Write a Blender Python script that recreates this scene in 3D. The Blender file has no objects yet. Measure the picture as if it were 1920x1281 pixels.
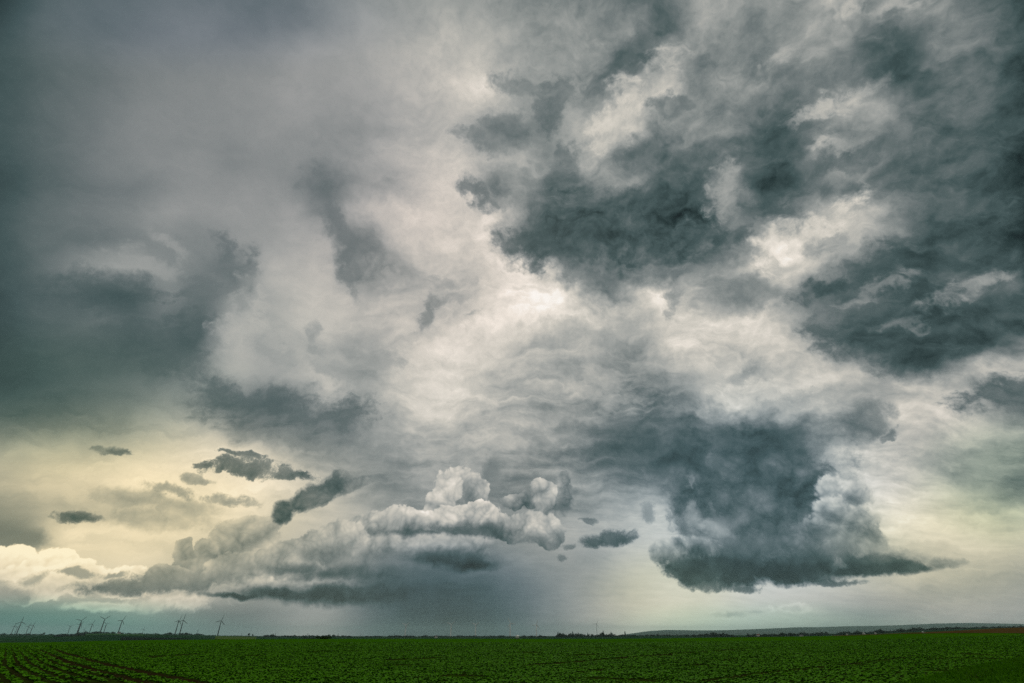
import bpy, bmesh, math, random
import numpy as np
from mathutils import Vector, Matrix, noise as mnoise

scene = bpy.context.scene
rng = random.Random(7)
nrng = np.random.default_rng(11)
EYE = 1.7
PITCH = math.radians(30.0)
FPX = 952.0          # focal length of the 1920 px wide frame

# ------------------------------------------------------------------ node helpers
class G:
    """small expression layer over a shader node tree"""
    def __init__(self, nt):
        self.nt = nt
    def node(self, typ, **props):
        n = self.nt.nodes.new(typ)
        for k, v in props.items():
            setattr(n, k, v)
        return n
    def put(self, sock, v):
        if isinstance(v, S):
            self.nt.links.new(v.s, sock)
        elif isinstance(v, bpy.types.NodeSocket):
            self.nt.links.new(v, sock)
        else:
            sock.default_value = v
    def math(self, op, a, b=None, c=None, clamp=False):
        n = self.node('ShaderNodeMath', operation=op, use_clamp=clamp)
        self.put(n.inputs[0], a)
        if b is not None: self.put(n.inputs[1], b)
        if c is not None: self.put(n.inputs[2], c)
        return S(self, n.outputs[0])
    def vmath(self, op, a, b=None, scale=None):
        n = self.node('ShaderNodeVectorMath', operation=op)
        self.put(n.inputs[0], a)
        if b is not None: self.put(n.inputs[1], b)
        if scale is not None: self.put(n.inputs['Scale'], scale)
        return S(self, n.outputs['Value'] if op in ('DOT_PRODUCT', 'LENGTH', 'DISTANCE') else n.outputs['Vector'])
    def combine(self, x, y, z=0.0):
        n = self.node('ShaderNodeCombineXYZ')
        self.put(n.inputs[0], x); self.put(n.inputs[1], y); self.put(n.inputs[2], z)
        return S(self, n.outputs[0])
    def sep(self, v):
        n = self.node('ShaderNodeSeparateXYZ'); self.put(n.inputs[0], v)
        return [S(self, o) for o in n.outputs]
    def noise(self, vec, scale, detail=4.0, rough=0.55, dist=0.0, color=False, dims='3D', typ='FBM', lac=2.0):
        n = self.node('ShaderNodeTexNoise', noise_dimensions=dims)
        n.noise_type = typ
        self.put(n.inputs['Vector'], vec)
        n.inputs['Scale'].default_value = scale
        n.inputs['Detail'].default_value = detail
        n.inputs['Roughness'].default_value = rough
        n.inputs['Lacunarity'].default_value = lac
        n.inputs['Distortion'].default_value = dist
        return S(self, n.outputs['Color' if color else 0])
    def voronoi(self, vec, scale, detail=0.0, rough=0.5, feature='F1', smooth=0.5, dims='3D', rand=1.0, out='Distance'):
        n = self.node('ShaderNodeTexVoronoi', voronoi_dimensions=dims, feature=feature)
        if feature != 'N_SPHERE_RADIUS': n.normalize = True
        self.put(n.inputs['Vector'], vec)
        n.inputs['Scale'].default_value = scale
        n.inputs['Detail'].default_value = detail
        n.inputs['Roughness'].default_value = rough
        n.inputs['Randomness'].default_value = rand
        if feature == 'SMOOTH_F1': n.inputs['Smoothness'].default_value = smooth
        return S(self, n.outputs[out])
    def maprange(self, v, a, b, c=0.0, d=1.0, mode='LINEAR', clamp=True):
        n = self.node('ShaderNodeMapRange', interpolation_type=mode, clamp=clamp)
        self.put(n.inputs[0], v)
        for i, x in enumerate((a, b, c, d)): self.put(n.inputs[i + 1], x)
        return S(self, n.outputs[0])
    def smooth(self, v, a, b, c=0.0, d=1.0):
        return self.maprange(v, a, b, c, d, 'SMOOTHSTEP')
    def mixf(self, f, a, b):
        n = self.node('ShaderNodeMix', data_type='FLOAT')
        self.put(n.inputs[0], f); self.put(n.inputs[2], a); self.put(n.inputs[3], b)
        return S(self, n.outputs[0])
    def mixc(self, f, a, b, blend='MIX', clampf=True):
        n = self.node('ShaderNodeMix', data_type='RGBA', blend_type=blend, clamp_factor=clampf)
        self.put(n.inputs[0], f)
        for i, x in ((6, a), (7, b)):
            if isinstance(x, tuple) and len(x) == 3: x = x + (1.0,)
            self.put(n.inputs[i], x)
        return S(self, n.outputs[2])
    def ramp(self, f, stops, interp='LINEAR'):
        n = self.node('ShaderNodeValToRGB')
        cr = n.color_ramp; cr.interpolation = interp
        while len(cr.elements) < len(stops): cr.elements.new(0.5)
        for i, (p, c) in enumerate(stops):
            cr.elements[i].position = p
        for i, (p, c) in enumerate(stops):
            if not isinstance(c, (tuple, list)): c = (c, c, c)
            cr.elements[i].color = tuple(c) + (1.0,)
        self.put(n.inputs[0], f)
        return S(self, n.outputs[0])
    def blob(self, vec, cx, cy, rx, ry, rot=0.0, typ='SPHERICAL'):
        """1 at the centre of a turned ellipse, falling to 0 at its rim"""
        m = self.node('ShaderNodeMapping', vector_type='TEXTURE')
        self.put(m.inputs['Vector'], vec)
        m.inputs['Location'].default_value = (cx, cy, 0)
        m.inputs['Rotation'].default_value = (0, 0, math.radians(rot))
        m.inputs['Scale'].default_value = (rx, ry, 1e5)
        t = self.node('ShaderNodeTexGradient', gradient_type=typ)
        self.nt.links.new(m.outputs[0], t.inputs[0])
        return S(self, t.outputs['Fac'])

class S:
    def __init__(self, g, s): self.g, self.s = g, s
    def __add__(self, o): return self.g.math('ADD', self, o)
    __radd__ = __add__
    def __sub__(self, o): return self.g.math('SUBTRACT', self, o)
    def __rsub__(self, o): return self.g.math('SUBTRACT', o, self)
    def __mul__(self, o): return self.g.math('MULTIPLY', self, o)
    __rmul__ = __mul__
    def __truediv__(self, o): return self.g.math('DIVIDE', self, o)
    def max(self, o): return self.g.math('MAXIMUM', self, o)
    def min(self, o): return self.g.math('MINIMUM', self, o)

# ------------------------------------------------------------------ the sky
# Brightness of the cloud deck over the sky in front of the camera, as a net of control values
# on the plane that touches the sphere of directions at 30 degrees elevation (62 x 50 units).
DECK = """
62 85 100 104 106 112 112 112 108 112 130 142 150 155 150 135 125 125 125 115 110 150 155 145 140 168 129 168 135 114 94 69
75 95 106 108 112 118 122 116 118 118 135 152 158 165 165 158 150 145 140 130 112 150 152 138 165 175 130 129 114 114 104 71
80 95 108 112 120 125 128 130 135 145 152 158 165 178 180 175 165 160 145 100 158 145 131 135 168 152 114 97 104 124 109 69
80 92 105 112 122 128 132 134 140 150 150 158 172 186 198 202 165 150 125 130 182 112 152 140 124 117 117 91 99 121 104 64
82 95 108 118 128 132 134 136 142 148 146 152 165 178 185 170 138 150 128 180 165 140 117 111 101 138 168 129 107 114 94 61
80 95 108 120 130 134 134 136 140 144 140 146 160 172 180 118 128 158 168 198 115 130 138 91 101 142 125 131 104 93 84 59
78 92 105 118 128 134 138 130 134 138 140 150 170 185 190 180 150 132 162 120 108 115 107 104 97 168 152 91 89 94 87 57
74 90 102 112 118 130 140 140 142 132 108 143 152 191 186 115 135 85 130 152 82 92 162 83 93 125 114 99 94 94 81 55
81 99 111 118 127 145 143 148 146 155 130 171 186 195 195 190 118 82 74 70 74 68 142 117 129 182 192 130 97 84 74 51
79 99 104 111 124 130 127 143 150 158 165 114 181 191 195 208 128 76 76 73 68 66 107 168 208 202 178 152 87 83 74 54
77 96 124 147 153 136 127 114 165 172 175 133 143 186 195 212 228 138 105 92 118 138 150 172 202 165 135 113 87 94 81 69
73 90 96 90 84 130 110 129 160 175 180 169 176 176 181 215 232 215 138 150 235 170 138 140 138 117 101 93 79 94 119 84
73 88 96 104 97 107 93 159 160 178 185 181 181 171 200 215 225 238 215 180 200 205 190 202 175 127 107 93 83 79 81 79
70 81 90 93 93 95 98 170 165 170 165 162 176 205 212 215 190 165 175 150 190 210 190 202 198 165 97 81 81 84 89 130
70 79 88 93 99 107 138 164 160 165 185 143 186 214 205 190 170 165 160 145 165 185 195 180 200 200 185 119 83 119 182 202
81 85 95 107 119 136 132 111 110 130 175 165 190 205 200 180 165 160 140 120 120 165 200 205 205 195 150 175 195 200 140 110
107 113 119 127 141 169 180 154 100 95 95 140 165 175 180 172 160 145 120 105 100 90 85 90 100 125 110 180 200 190 170 140
168 179 182 179 187 205 219 217 192 150 140 136 141 156 161 156 141 130 110 95 90 85 80 80 90 170 205 190 180 165 160 135
175 195 207 219 227 236 235 229 227 205 175 136 136 151 146 126 131 140 135 122 132 90 90 90 110 150 208 202 185 170 155 110
150 167 177 185 202 219 225 232 222 200 190 164 141 141 136 131 131 148 150 175 190 130 110 110 120 150 212 222 212 200 195 180
125 150 215 218 225 225 215 205 190 188 182 172 142 140 140 142 148 168 172 182 200 190 165 150 150 160 180 215 218 208 200 190
215 215 215 215 220 205 190 175 178 172 165 130 118 112 118 126 138 148 157 188 205 205 185 170 160 185 190 198 200 196 188 180
195 200 205 205 200 200 195 170 165 165 155 112 88 76 78 92 116 140 160 186 208 220 218 212 205 198 190 184 176 170 165 162
128 134 140 144 154 146 132 122 128 150 150 110 80 66 68 82 110 142 170 200 215 216 212 205 195 180 160 158 166 172 172 170
130 134 138 142 146 146 140 136 146 170 158 112 78 62 64 78 108 146 178 220 226 222 214 206 198 188 180 180 186 190 190 184
"""

def build_world():
    w = bpy.data.worlds.new('World'); scene.world = w
    w.use_nodes = True
    nt = w.node_tree; nt.nodes.clear()
    g = G(nt)
    tc = g.node('ShaderNodeTexCoord')
    d = S(g, tc.outputs['Generated'])
    sp, cp = math.sin(PITCH), math.cos(PITCH)
    df = g.vmath('DOT_PRODUCT', d, (0, cp, sp)).max(0.12)
    du = g.vmath('DOT_PRODUCT', d, (0, -sp, cp))
    dx, dy, dz = g.sep(d)
    X = (dx / df) * FPX + 960.0
    Y = 640.5 - (du / df) * FPX
    P0 = g.combine(X, Y)
    # warps: large, medium, fine
    w1 = g.vmath('SUBTRACT', g.noise(d, 7.0, 4.0, 0.6, color=True), (0.5, 0.5, 0.5))
    w2 = g.vmath('SUBTRACT', g.noise(d, 26.0, 4.0, 0.62, color=True), (0.5, 0.5, 0.5))
    # the deck is calm in the upper left and over the rain, ragged elsewhere
    calm = g.smooth(X + Y * 0.45, 560.0, 1150.0, 0.35, 1.0)
    low = g.smooth(Y, 820.0, 1080.0, 1.0, 0.3)
    amp = calm * low
    wv = g.vmath('ADD', g.vmath('SCALE', w1, scale=amp * 95.0), g.vmath('SCALE', w2, scale=amp * 62.0))
    P = g.vmath('ADD', P0, wv)
    Xw, Yw, _ = g.sep(P)
    # control net
    rows = [[float(v) / 255.0 for v in r.split()] for r in DECK.strip().split('\n')]
    fu = g.maprange(Xw, 0.0, 1922.0, 0.0, 1.0)
    cur = None
    for i, r in enumerate(rows):
        ext = r
        n = len(ext)
        c = g.ramp(fu, [(k / (n - 1), ext[k]) for k in range(n)], 'CARDINAL')
        if cur is None: cur = c
        else:
            f = g.maprange(Yw, 50.0 * (i - 1), 50.0 * i, 0, 1, 'LINEAR')
            cur = g.mixc(f, cur, c)
    bw = g.node('ShaderNodeRGBToBW'); g.put(bw.inputs[0], cur); L = S(g, bw.outputs[0])
    # wisps: fibrous detail drawn out along the wind on the plane of the cloud deck, and lumps
    inv = dz.max(0.0) + 0.22
    Q = g.combine(dx / inv, dy / inv, 0.0)
    Qw = g.vmath('ADD', Q, g.vmath('SCALE', w1, scale=0.35))
    mq = g.node('ShaderNodeMapping'); g.put(mq.inputs['Vector'], Qw)
    mq.inputs['Rotation'].default_value = (0, 0, math.radians(-38)); mq.inputs['Scale'].default_value = (1.0, 2.8, 1)
    Qr = S(g, mq.outputs[0])
    n1 = g.noise(Qr, 5.0, 7.0, 0.56, 0.25) - 0.5
    dd = g.vmath('ADD', d, g.vmath('SCALE', w2, scale=0.05))
    ds = g.combine(dx, dy * 1.0, dz * 1.55)
    ds = g.vmath('ADD', ds, g.vmath('SCALE', w1, scale=0.10))
    n2 = g.noise(ds, 13.0, 7.0, 0.58, 0.0) - 0.5
    n2b = g.noise(g.vmath('ADD', ds, (-0.004, 0.0, 0.016)), 13.0, 5.0, 0.55, 0.0) - 0.5
    rag = g.smooth(X + Y * 0.25, 520.0, 1250.0, 0.16, 1.0) * g.smooth(Y, 860.0, 1080.0, 1.0, 0.22)
    fine = g.noise(dd, 40.0, 6.0, 0.64) - 0.5
    Pf = g.vmath('ADD', P0, g.vmath('ADD', g.vmath('SCALE', w1, scale=90.0), g.vmath('SCALE', w2, scale=70.0)))
    state = {'L': L}
    wn2 = n1 * 2.5 + n2 * 1.5 + fine * 1.5
    rough_ = fine * 1.7 + n2 * 0.9
    def wisp(lum, blobs, opac=0.9, k=1.0, lo=0.0, hi=0.62):
        """a fibrous patch of cloud, or a bright opening, without an outline"""
        e = None
        pv = g.vmath('ADD', Pf, state['L'] * 1e-6)      # keeps the layers in order
        for b in blobs:
            q = g.blob(pv, b[0], b[1], b[2] * 1.5, b[3] * 1.75, *b[4:])
            e = q if e is None else e.max(q)
        a = g.smooth(e + wn2 * k * g.smooth(e, 0.0, 0.45), lo + 0.08, hi + 0.3, 0.0, opac)
        state['L'] = g.mixf(a, state['L'], lum)
    WISPS(wisp)
    L = state['L'] + rag * (n1 * 0.40 + n2 * 0.15 + (n2 - n2b) * 0.27 + fine * 0.09)
    # thin layered veils low in the left and right of the view
    ml = g.node('ShaderNodeMapping'); g.put(ml.inputs['Vector'], Pf)
    ml.inputs['Rotation'].default_value = (0, 0, math.radians(-4)); ml.inputs['Scale'].default_value = (0.0042, 0.021, 0.0)
    veil = g.noise(S(g, ml.outputs[0]), 1.0, 6.0, 0.6, 0.3) - 0.5
    vm = g.smooth(g.blob(P0, 200, 900, 640, 190, 0).max(g.blob(P0, 1800, 960, 420, 260, 0)), 0.0, 0.5)
    state['L'] = L + veil * vm * 0.30

    # ---- clouds with an outline of their own
    db = g.vmath('ADD', d, g.vmath('SCALE', w1, scale=0.04))
    def billow(v, k):
        t = []
        for sc_, wt in ((9.0, 0.36), (21.0, 0.30), (49.0, 0.21), (112.0, 0.13))[:k]:
            t.append(g.math('ABSOLUTE', g.noise(v, sc_, 0.0) - 0.5) * (2.0 * wt))
        return t
    q0 = billow(db, 4)
    lo0 = q0[0] + q0[1]
    b0 = lo0 + q0[2] + q0[3]
    q1 = billow(g.vmath('ADD', db, (-0.010, 0.0, 0.020)), 2)
    b1 = q1[0] + q1[1]
    bil = b0 - 0.24                       # high in the middle of each puff
    emb = lo0 - b1 + (q0[2] - 0.05) * 0.6 + (q0[3] - 0.03) * 0.6                         # lit upper-left flank of each puff
    Ps = g.vmath('ADD', P0, g.vmath('SCALE', w2, scale=30.0))
    mt = g.node('ShaderNodeMapping'); g.put(mt.inputs['Vector'], Pf)
    mt.inputs['Rotation'].default_value = (0, 0, math.radians(5)); mt.inputs['Scale'].default_value = (0.011, 0.040, 0.0)
    torn_ = (g.noise(S(g, mt.outputs[0]), 1.0, 7.0, 0.66, 0.5) - 0.5) * 2.0
    def cloud(blobs, edge=(0.08, 0.20), kb=0.7, kf=0.30, top=0.75, base=0.35, y0=900, y1=1100, ke=0.35, kt=0.2, opac=1.0, soft=0.0, ks=0.35, kr=0.05, torn=False):
        e = None
        pv = g.vmath('ADD', Ps, state['L'] * 1e-6)
        for b in blobs:
            q = g.blob(pv, *b)
            e = q if e is None else e.max(q)
        fld = e + bil * kb + rough_ * kf
        # outside every ellipse there is no cloud at all
        a = g.smooth(fld, edge[0], edge[1]) * g.smooth(e, 0.0, 0.14 + soft)
        if opac < 1.0: a = a * opac
        lum = g.smooth(Y + n2 * 40.0 - bil * 30.0, y0, y1, top, base) + emb * ke + n2 * kt + bil * ks
        if kr: lum = lum + g.smooth(fld, edge[1] + 0.3, edge[1], 0.0, kr)
        state['L'] = g.mixf(a, state['L'], lum)

    CLOUDS(cloud)
    # falling rain hangs in slanted shafts
    mr = g.node('ShaderNodeMapping'); g.put(mr.inputs['Vector'], P0)
    mr.inputs['Rotation'].default_value = (0, 0, math.radians(4)); mr.inputs['Scale'].default_value = (0.022, 0.0016, 0.0)
    sh = g.noise(S(g, mr.outputs[0]), 1.0, 4.0, 0.6) - 0.5
    state['L'] = state['L'] + sh * g.smooth(g.blob(P0, 880, 1170, 400, 130, 0), 0.0, 0.8) * 0.07
    L = state['L']
    L = g.mixf(g.smooth(dy, 0.05, -0.45), L, 0.66 + n2 * 0.3)
    L = L.max(0.12).min(0.97)
    # ---- colour of the light by brightness, then by quarter of the sky
    col = g.ramp(L, [(0.0, (0.0, 0.0, 0.0)), (0.2, (0.155, 0.208, 0.205)), (0.32, (0.269, 0.333, 0.333)), (0.45, (0.424, 0.458, 0.457)),
                     (0.62, (0.616, 0.626, 0.611)), (0.78, (0.800, 0.782, 0.740)), (0.9, (0.930, 0.897, 0.850)), (1.0, (1.0, 0.99, 0.97))])

    for (cx, cy, rx, ry, rot, rgb) in TINT_LIST:
        f = g.smooth(g.blob(P0, cx, cy, rx, ry, rot), 0.0, 0.75)
        col = g.mixc(f, col, tuple(rgb), 'MULTIPLY')
    gm = g.node('ShaderNodeGamma'); g.put(gm.inputs[0], col); gm.inputs[1].default_value = 2.2
    cloudcol = S(g, gm.outputs[0])
    sky = g.node('ShaderNodeTexSky', sky_type='NISHITA')
    sky.sun_disc = False
    sky.sun_elevation = SUN_EL; sky.sun_rotation = SUN_ROT
    tot = g.mixc(0.985, S(g, sky.outputs[0]), g.vmath('SCALE', cloudcol, scale=10.0))
    bg = g.node('ShaderNodeBackground'); g.put(bg.inputs[0], tot); bg.inputs[1].default_value = 0.1
    out = g.node('ShaderNodeOutputWorld'); nt.links.new(bg.outputs[0], out.inputs[0])
    print('world nodes', len(nt.nodes))


SUN_EL = math.radians(38); SUN_ROT = math.radians(-10)
TINT_LIST = [
    (150, 960, 660, 260, 0, (1.055, 1.01, 0.87)),
    (60, 740, 480, 180, 0, (0.98, 1.01, 0.96)),
    (470, 260, 600, 360, 0, (1.015, 0.998, 1.012)),
    (800, 500, 330, 260, 0, (1.012, 0.998, 1.0)),
    (20, 1190, 560, 84, 0, (0.70, 1.00, 0.96)),
    (1380, 960, 420, 330, 0, (0.95, 1.0, 1.04)),
    (860, 1130, 260, 150, 0, (0.93, 0.99, 1.06)),
    (1450, 1185, 420, 70, 0, (0.93, 1.02, 0.98)),
    (1250, 1110, 200, 110, 0, (1.01, 1.0, 0.93)),
    (1790, 1030, 330, 150, 0, (1.01, 1.0, 0.92)),
    (1920, 900, 260, 160, 0, (0.965, 1.015, 0.955)),
    (350, 20, 500, 140, 0, (0.985, 0.995, 1.04)),
]
def WISPS(wisp):
    # left: swirl and dark sheets
    wisp(0.60, [(285, 488, 95, 20, 14), (330, 470, 50, 16, 30)], 0.7)
    wisp(0.31, [(200, 545, 150, 34, 4), (290, 555, 70, 22, 0)], 0.55)
    wisp(0.42, [(452, 505, 36, 42, 30), (425, 470, 22, 46, -35), (365, 560, 30, 70, 0), (460, 555, 16, 45, 10)], 0.85)
    wisp(0.32, [(350, 630, 60, 46, 10), (250, 660, 130, 46, 0)], 0.6)
    wisp(0.70, [(470, 575, 34, 60, -10), (420, 640, 30, 26, 0)], 0.6)
    wisp(0.36, [(510, 762, 150, 32, 4), (420, 735, 75, 28, 14), (650, 775, 70, 34, -5)], 0.85, 0.8)
    wisp(0.46, [(560, 815, 110, 26, 6)], 0.6)
    wisp(0.58, [(650, 690, 70, 20, 16), (600, 640, 20, 30, -30), (700, 665, 80, 14, 24)], 0.8)
    wisp(0.58, [(510, 668, 60, 16, 6)], 0.7)
    # centre: the hanging tail and small scraps in the bright gap
    wisp(0.42, [(652, 470, 26, 78, -12), (610, 352, 48, 34, 10), (632, 405, 24, 52, -22)], 0.8, 0.8)
    wisp(0.60, [(745, 502, 62, 22, 14), (830, 524, 80, 16, 4)], 0.8)
    wisp(0.50, [(795, 596, 15, 44, 24), (808, 566, 30, 16, -10)], 0.95, 0.9)
    wisp(0.62, [(890, 592, 34, 12, -24), (850, 560, 46, 12, -4)], 0.85)
    wisp(0.66, [(1060, 640, 170, 40, -14), (960, 705, 100, 26, -4), (1090, 720, 120, 30, 4)], 0.6)
    wisp(0.55, [(1180, 660, 70, 50, -20), (1210, 730, 120, 30, -10)], 0.6)
    # upper middle
    wisp(0.38, [(1168, 110, 84, 24, -52), (1120, 160, 50, 20, -35)], 0.9, 0.7)
    wisp(0.46, [(940, 238, 75, 18, -14), (985, 150, 60, 24, 10), (900, 260, 60, 30, 20)], 0.8)
    wisp(0.40, [(1060, 322, 24, 62, -4), (895, 368, 46, 22, 18), (1185, 288, 58, 28, -18), (1250, 200, 46, 18, 0), (1035, 200, 26, 60, 10)], 0.85)
    wisp(0.76, [(1142, 250, 44, 34, -30), (1165, 180, 30, 40, -30), (1230, 110, 46, 26, 0)], 0.7)
    wisp(0.305, [(1160, 418, 190, 46, -8), (1010, 462, 80, 40, 10), (1300, 350, 66, 50, -30), (1330, 440, 80, 26, 0), (1220, 375, 120, 30, -14)], 0.9, 0.8)
    wisp(0.42, [(1130, 505, 100, 26, -6), (1290, 490, 80, 24, -20)], 0.7)
    wisp(0.45, [(1265, 545, 24, 46, 10)], 0.6)
    # right: streaks drawn from lower left to upper right
    wisp(0.62, [(1360, 350, 26, 60, 16), (1350, 395, 50, 18, -20)], 0.8)
    wisp(0.72, [(1560, 195, 90, 20, -28), (1620, 170, 60, 16, -30), (1500, 230, 40, 12, -30)], 0.75)
    wisp(0.70, [(1548, 278, 42, 20, -26)], 0.9, 0.8)
    wisp(0.84, [(1590, 395, 34, 52, 28), (1450, 445, 62, 32, -60), (1530, 425, 80, 24, -10)], 0.75)
    wisp(0.74, [(1540, 40, 120, 24, -40), (1470, 100, 80, 20, -30), (1670, 20, 70, 24, -20)], 0.6)
    wisp(0.305, [(1440, 300, 40, 90, 30), (1430, 370, 46, 60, 30), (1580, 300, 120, 24, -24), (1660, 90, 80, 60, -30)], 0.7)
    wisp(0.285, [(1720, 470, 230, 46, -26), (1560, 540, 90, 20, -18), (1780, 600, 180, 30, -22), (1620, 630, 110, 44, 6), (1800, 655, 110, 30, -24), (1700, 680, 110, 30, -4)], 0.85, 0.8)
    wisp(0.54, [(1790, 552, 110, 15, -24), (1670, 530, 80, 13, -24), (1620, 560, 70, 12, -18)], 0.75)
    wisp(0.50, [(1720, 610, 80, 12, -12)], 0.5)
    wisp(0.44, [(1560, 450, 46, 22, -14), (1400, 550, 60, 26, -14)], 0.6)
    wisp(0.34, [(1885, 735, 90, 26, -22), (1835, 758, 70, 14, -6)], 0.9)
    wisp(0.48, [(1420, 690, 70, 16, -14), (1500, 745, 120, 16, -6)], 0.5)
    wisp(0.45, [(1635, 790, 50, 22, -16), (1600, 810, 20, 16, -30), (1675, 815, 20, 8, 0)], 0.85)
    wisp(0.40, [(1885, 925, 90, 34, 0), (1790, 870, 80, 20, 0)], 0.45, 0.6)
def CLOUDS(cloud):
    # small dark scud in the bright gap on the left
    SC = dict(kb=0.1, ke=0.06, kt=0.3, edge=(0.12, 0.55))
    cloud([(465, 880, 100, 24, 2), (430, 874, 66, 22, -8), (545, 890, 80, 15, 8), (385, 874, 34, 11, 0), (450, 852, 56, 8, 8)], kf=1.3, top=0.38, base=0.40, opac=0.9, **SC)
    cloud([(215, 848, 60, 13, 8)], kf=1.0, top=0.40, base=0.42, **SC)
    cloud([(150, 971, 66, 14, 2)], kf=0.9, top=0.38, base=0.40, **SC)
    cloud([(250, 935, 130, 30, 3), (340, 952, 110, 32, 6), (290, 972, 160, 36, 4)], kb=0.1, kf=0.5, top=0.56, base=0.66, y0=920, y1=990, ke=0.06, edge=(0.05, 0.7), opac=0.8)
    cloud([(320, 918, 80, 18, 14), (430, 938, 90, 14, 4), (370, 900, 60, 10, 8)], kb=0.1, kf=1.1, top=0.55, base=0.55, ke=0.06, edge=(0.15, 0.7), opac=0.8)
    # teal gap and cumulus bank at the far left
    cloud([(30, 1010, 92, 32, 0)], kb=0.15, kf=0.3, top=0.47, base=0.47, ke=0.0, kt=0.05, ks=0, kr=0, edge=(0.05, 0.6), opac=0.85)
    Y = dict(kb=0.75, kf=0.3, ke=0.3, kt=0.1, ks=0.3)
    cloud([(30, 1056, 56, 38, 0), (-14, 1050, 46, 36, 0)], top=0.95, base=0.84, y0=1015, y1=1120, **Y)
    cloud([(104, 1056, 48, 38, 0), (74, 1066, 44, 30, 0), (128, 1050, 20, 18, 0)], top=0.95, base=0.84, y0=1015, y1=1120, **Y)
    cloud([(150, 1085, 80, 40, 0), (230, 1092, 100, 38, 0), (50, 1096, 110, 44, 0)], top=0.92, base=0.80, y0=1045, y1=1140, **Y)
    cloud([(14, 1118, 90, 34, 10), (60, 1088, 44, 16, -25)], kb=0.3, kf=0.9, top=0.60, base=0.55, y0=1080, y1=1130, ke=0.1, ks=0.1, kr=0, edge=(0.05, 0.75), opac=0.8)
    cloud([(140, 1075, 54, 12, 6), (215, 1078, 50, 10, 0)], kf=1.0, top=0.56, base=0.58, kb=0.1, ke=0.1, ks=0.1, kr=0, edge=(0.12, 0.6), opac=0.85)
    # cumulus between the glow and the shower
    C = dict(kb=0.75, kf=0.35, ke=0.35, kt=0.2, ks=0.4)
    cloud([(440, 1012, 58, 42, 0), (480, 1000, 58, 38, 0), (420, 1040, 46, 36, 0), (505, 985, 30, 22, 0)], top=0.68, base=0.56, y0=970, y1=1080, **C)
    cloud([(348, 1026, 20, 24, 0), (352, 1050, 32, 30, 0)], top=0.60, base=0.56, y0=1005, y1=1090, **C)
    cloud([(386, 1034, 28, 30, 0), (398, 1060, 46, 36, 0), (356, 1072, 52, 32, 0)], top=0.62, base=0.52, y0=1010, y1=1100, **C)
    cloud([(315, 1082, 58, 28, 0), (455, 1068, 80, 46, 0), (525, 1075, 70, 40, 0)], top=0.66, base=0.54, y0=1040, y1=1110, **C)
    cloud([(250, 1099, 160, 24, -3), (330, 1092, 110, 30, -2), (372, 1104, 48, 26, -36)], kb=0.3, kf=0.8, top=0.56, base=0.44, y0=1075, y1=1115, ke=0.15, ks=0.2, kr=0, edge=(0.06, 0.6), opac=0.95)
    cloud([(330, 1130, 130, 24, -3), (200, 1138, 140, 13, 0)], kb=0.3, kf=0.6, top=0.84, base=0.76, y0=1110, y1=1150, ke=0.15, ks=0.2, edge=(0.06, 0.6), opac=0.9)
    # dark finger in front of the glow
    cloud([(534, 960, 32, 26, -40), (566, 940, 40, 26, -24), (594, 926, 34, 26, 0), (624, 914, 50, 28, -18), (662, 906, 44, 13, -10), (632, 893, 16, 15, 0)], kb=0.7, kf=0.5, top=0.44, base=0.35, y0=890, y1=975, ke=0.25, kr=0, edge=(-0.06, 0.42))
    # grey sheet behind the central cumulus
    cloud([(920, 888, 28, 48, 15), (885, 925, 50, 44, 0)], kb=0.2, kf=0.5, top=0.46, base=0.44, ke=0.1, ks=0.1, kr=0, edge=(0.05, 0.7), opac=0.85)
    # central cumulus, layer by layer from the rear
    K = dict(kb=0.8, kf=0.36, ke=0.38, kt=0.26, ks=0.45, kr=0.0)
    cloud([(1046, 930, 36, 46, 0), (1056, 902, 16, 24, 0)], top=0.56, base=0.40, y0=885, y1=975, **K)
    cloud([(1016, 920, 32, 30, 0), (998, 934, 32, 26, 0), (966, 944, 30, 18, 0)], top=0.78, base=0.38, y0=893, y1=962, **K)
    cloud([(1022, 950, 22, 40, 0)], top=0.62, base=0.42, y0=905, y1=985, **K)
    cloud([(868, 908, 48, 40, 0), (890, 918, 30, 32, 0)], top=0.84, base=0.46, y0=868, y1=958, **K)
    cloud([(840, 912, 32, 36, 0), (826, 940, 32, 30, 0), (816, 958, 28, 22, 0)], top=0.84, base=0.58, y0=876, y1=975, **K)
    cloud([(990, 990, 48, 34, 0), (1030, 1000, 34, 36, 0), (960, 996, 36, 30, 0), (1042, 988, 16, 18, 0)], top=0.66, base=0.40, y0=955, y1=1035, **K)
    cloud([(900, 970, 42, 34, 0), (932, 990, 38, 30, 0), (868, 976, 46, 34, 0), (890, 950, 18, 16, 0)], top=0.83, base=0.42, y0=936, y1=1008, **K)
    cloud([(760, 980, 56, 36, 0), (716, 990, 52, 38, 0), (802, 984, 46, 32, 0), (838, 972, 34, 28, 0), (676, 996, 46, 36, 0)], top=0.78, base=0.42, y0=944, y1=1020, **K)
    cloud([(640, 1006, 54, 42, 0), (600, 1026, 58, 40, 0), (558, 1040, 56, 38, 0), (516, 1054, 50, 32, 0)], top=0.72, base=0.58, y0=960, y1=1070, **K)
    SH = dict(kb=0.15, kf=0.5, ke=0.1, ks=0.15, kt=0.25, kr=0)
    cloud([(865, 994, 110, 20, 0), (790, 1002, 110, 13, 0)], top=0.38, base=0.36, edge=(0.04, 0.7), opac=0.9, **SH)
    cloud([(745, 1024, 150, 30, 0), (865, 1024, 100, 28, 0), (650, 1036, 110, 34, 0)], kb=0.6, kf=0.3, top=0.68, base=0.48, y0=998, y1=1050, ke=0.3, ks=0.3, kr=0.0, edge=(0.04, 0.45))
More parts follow.
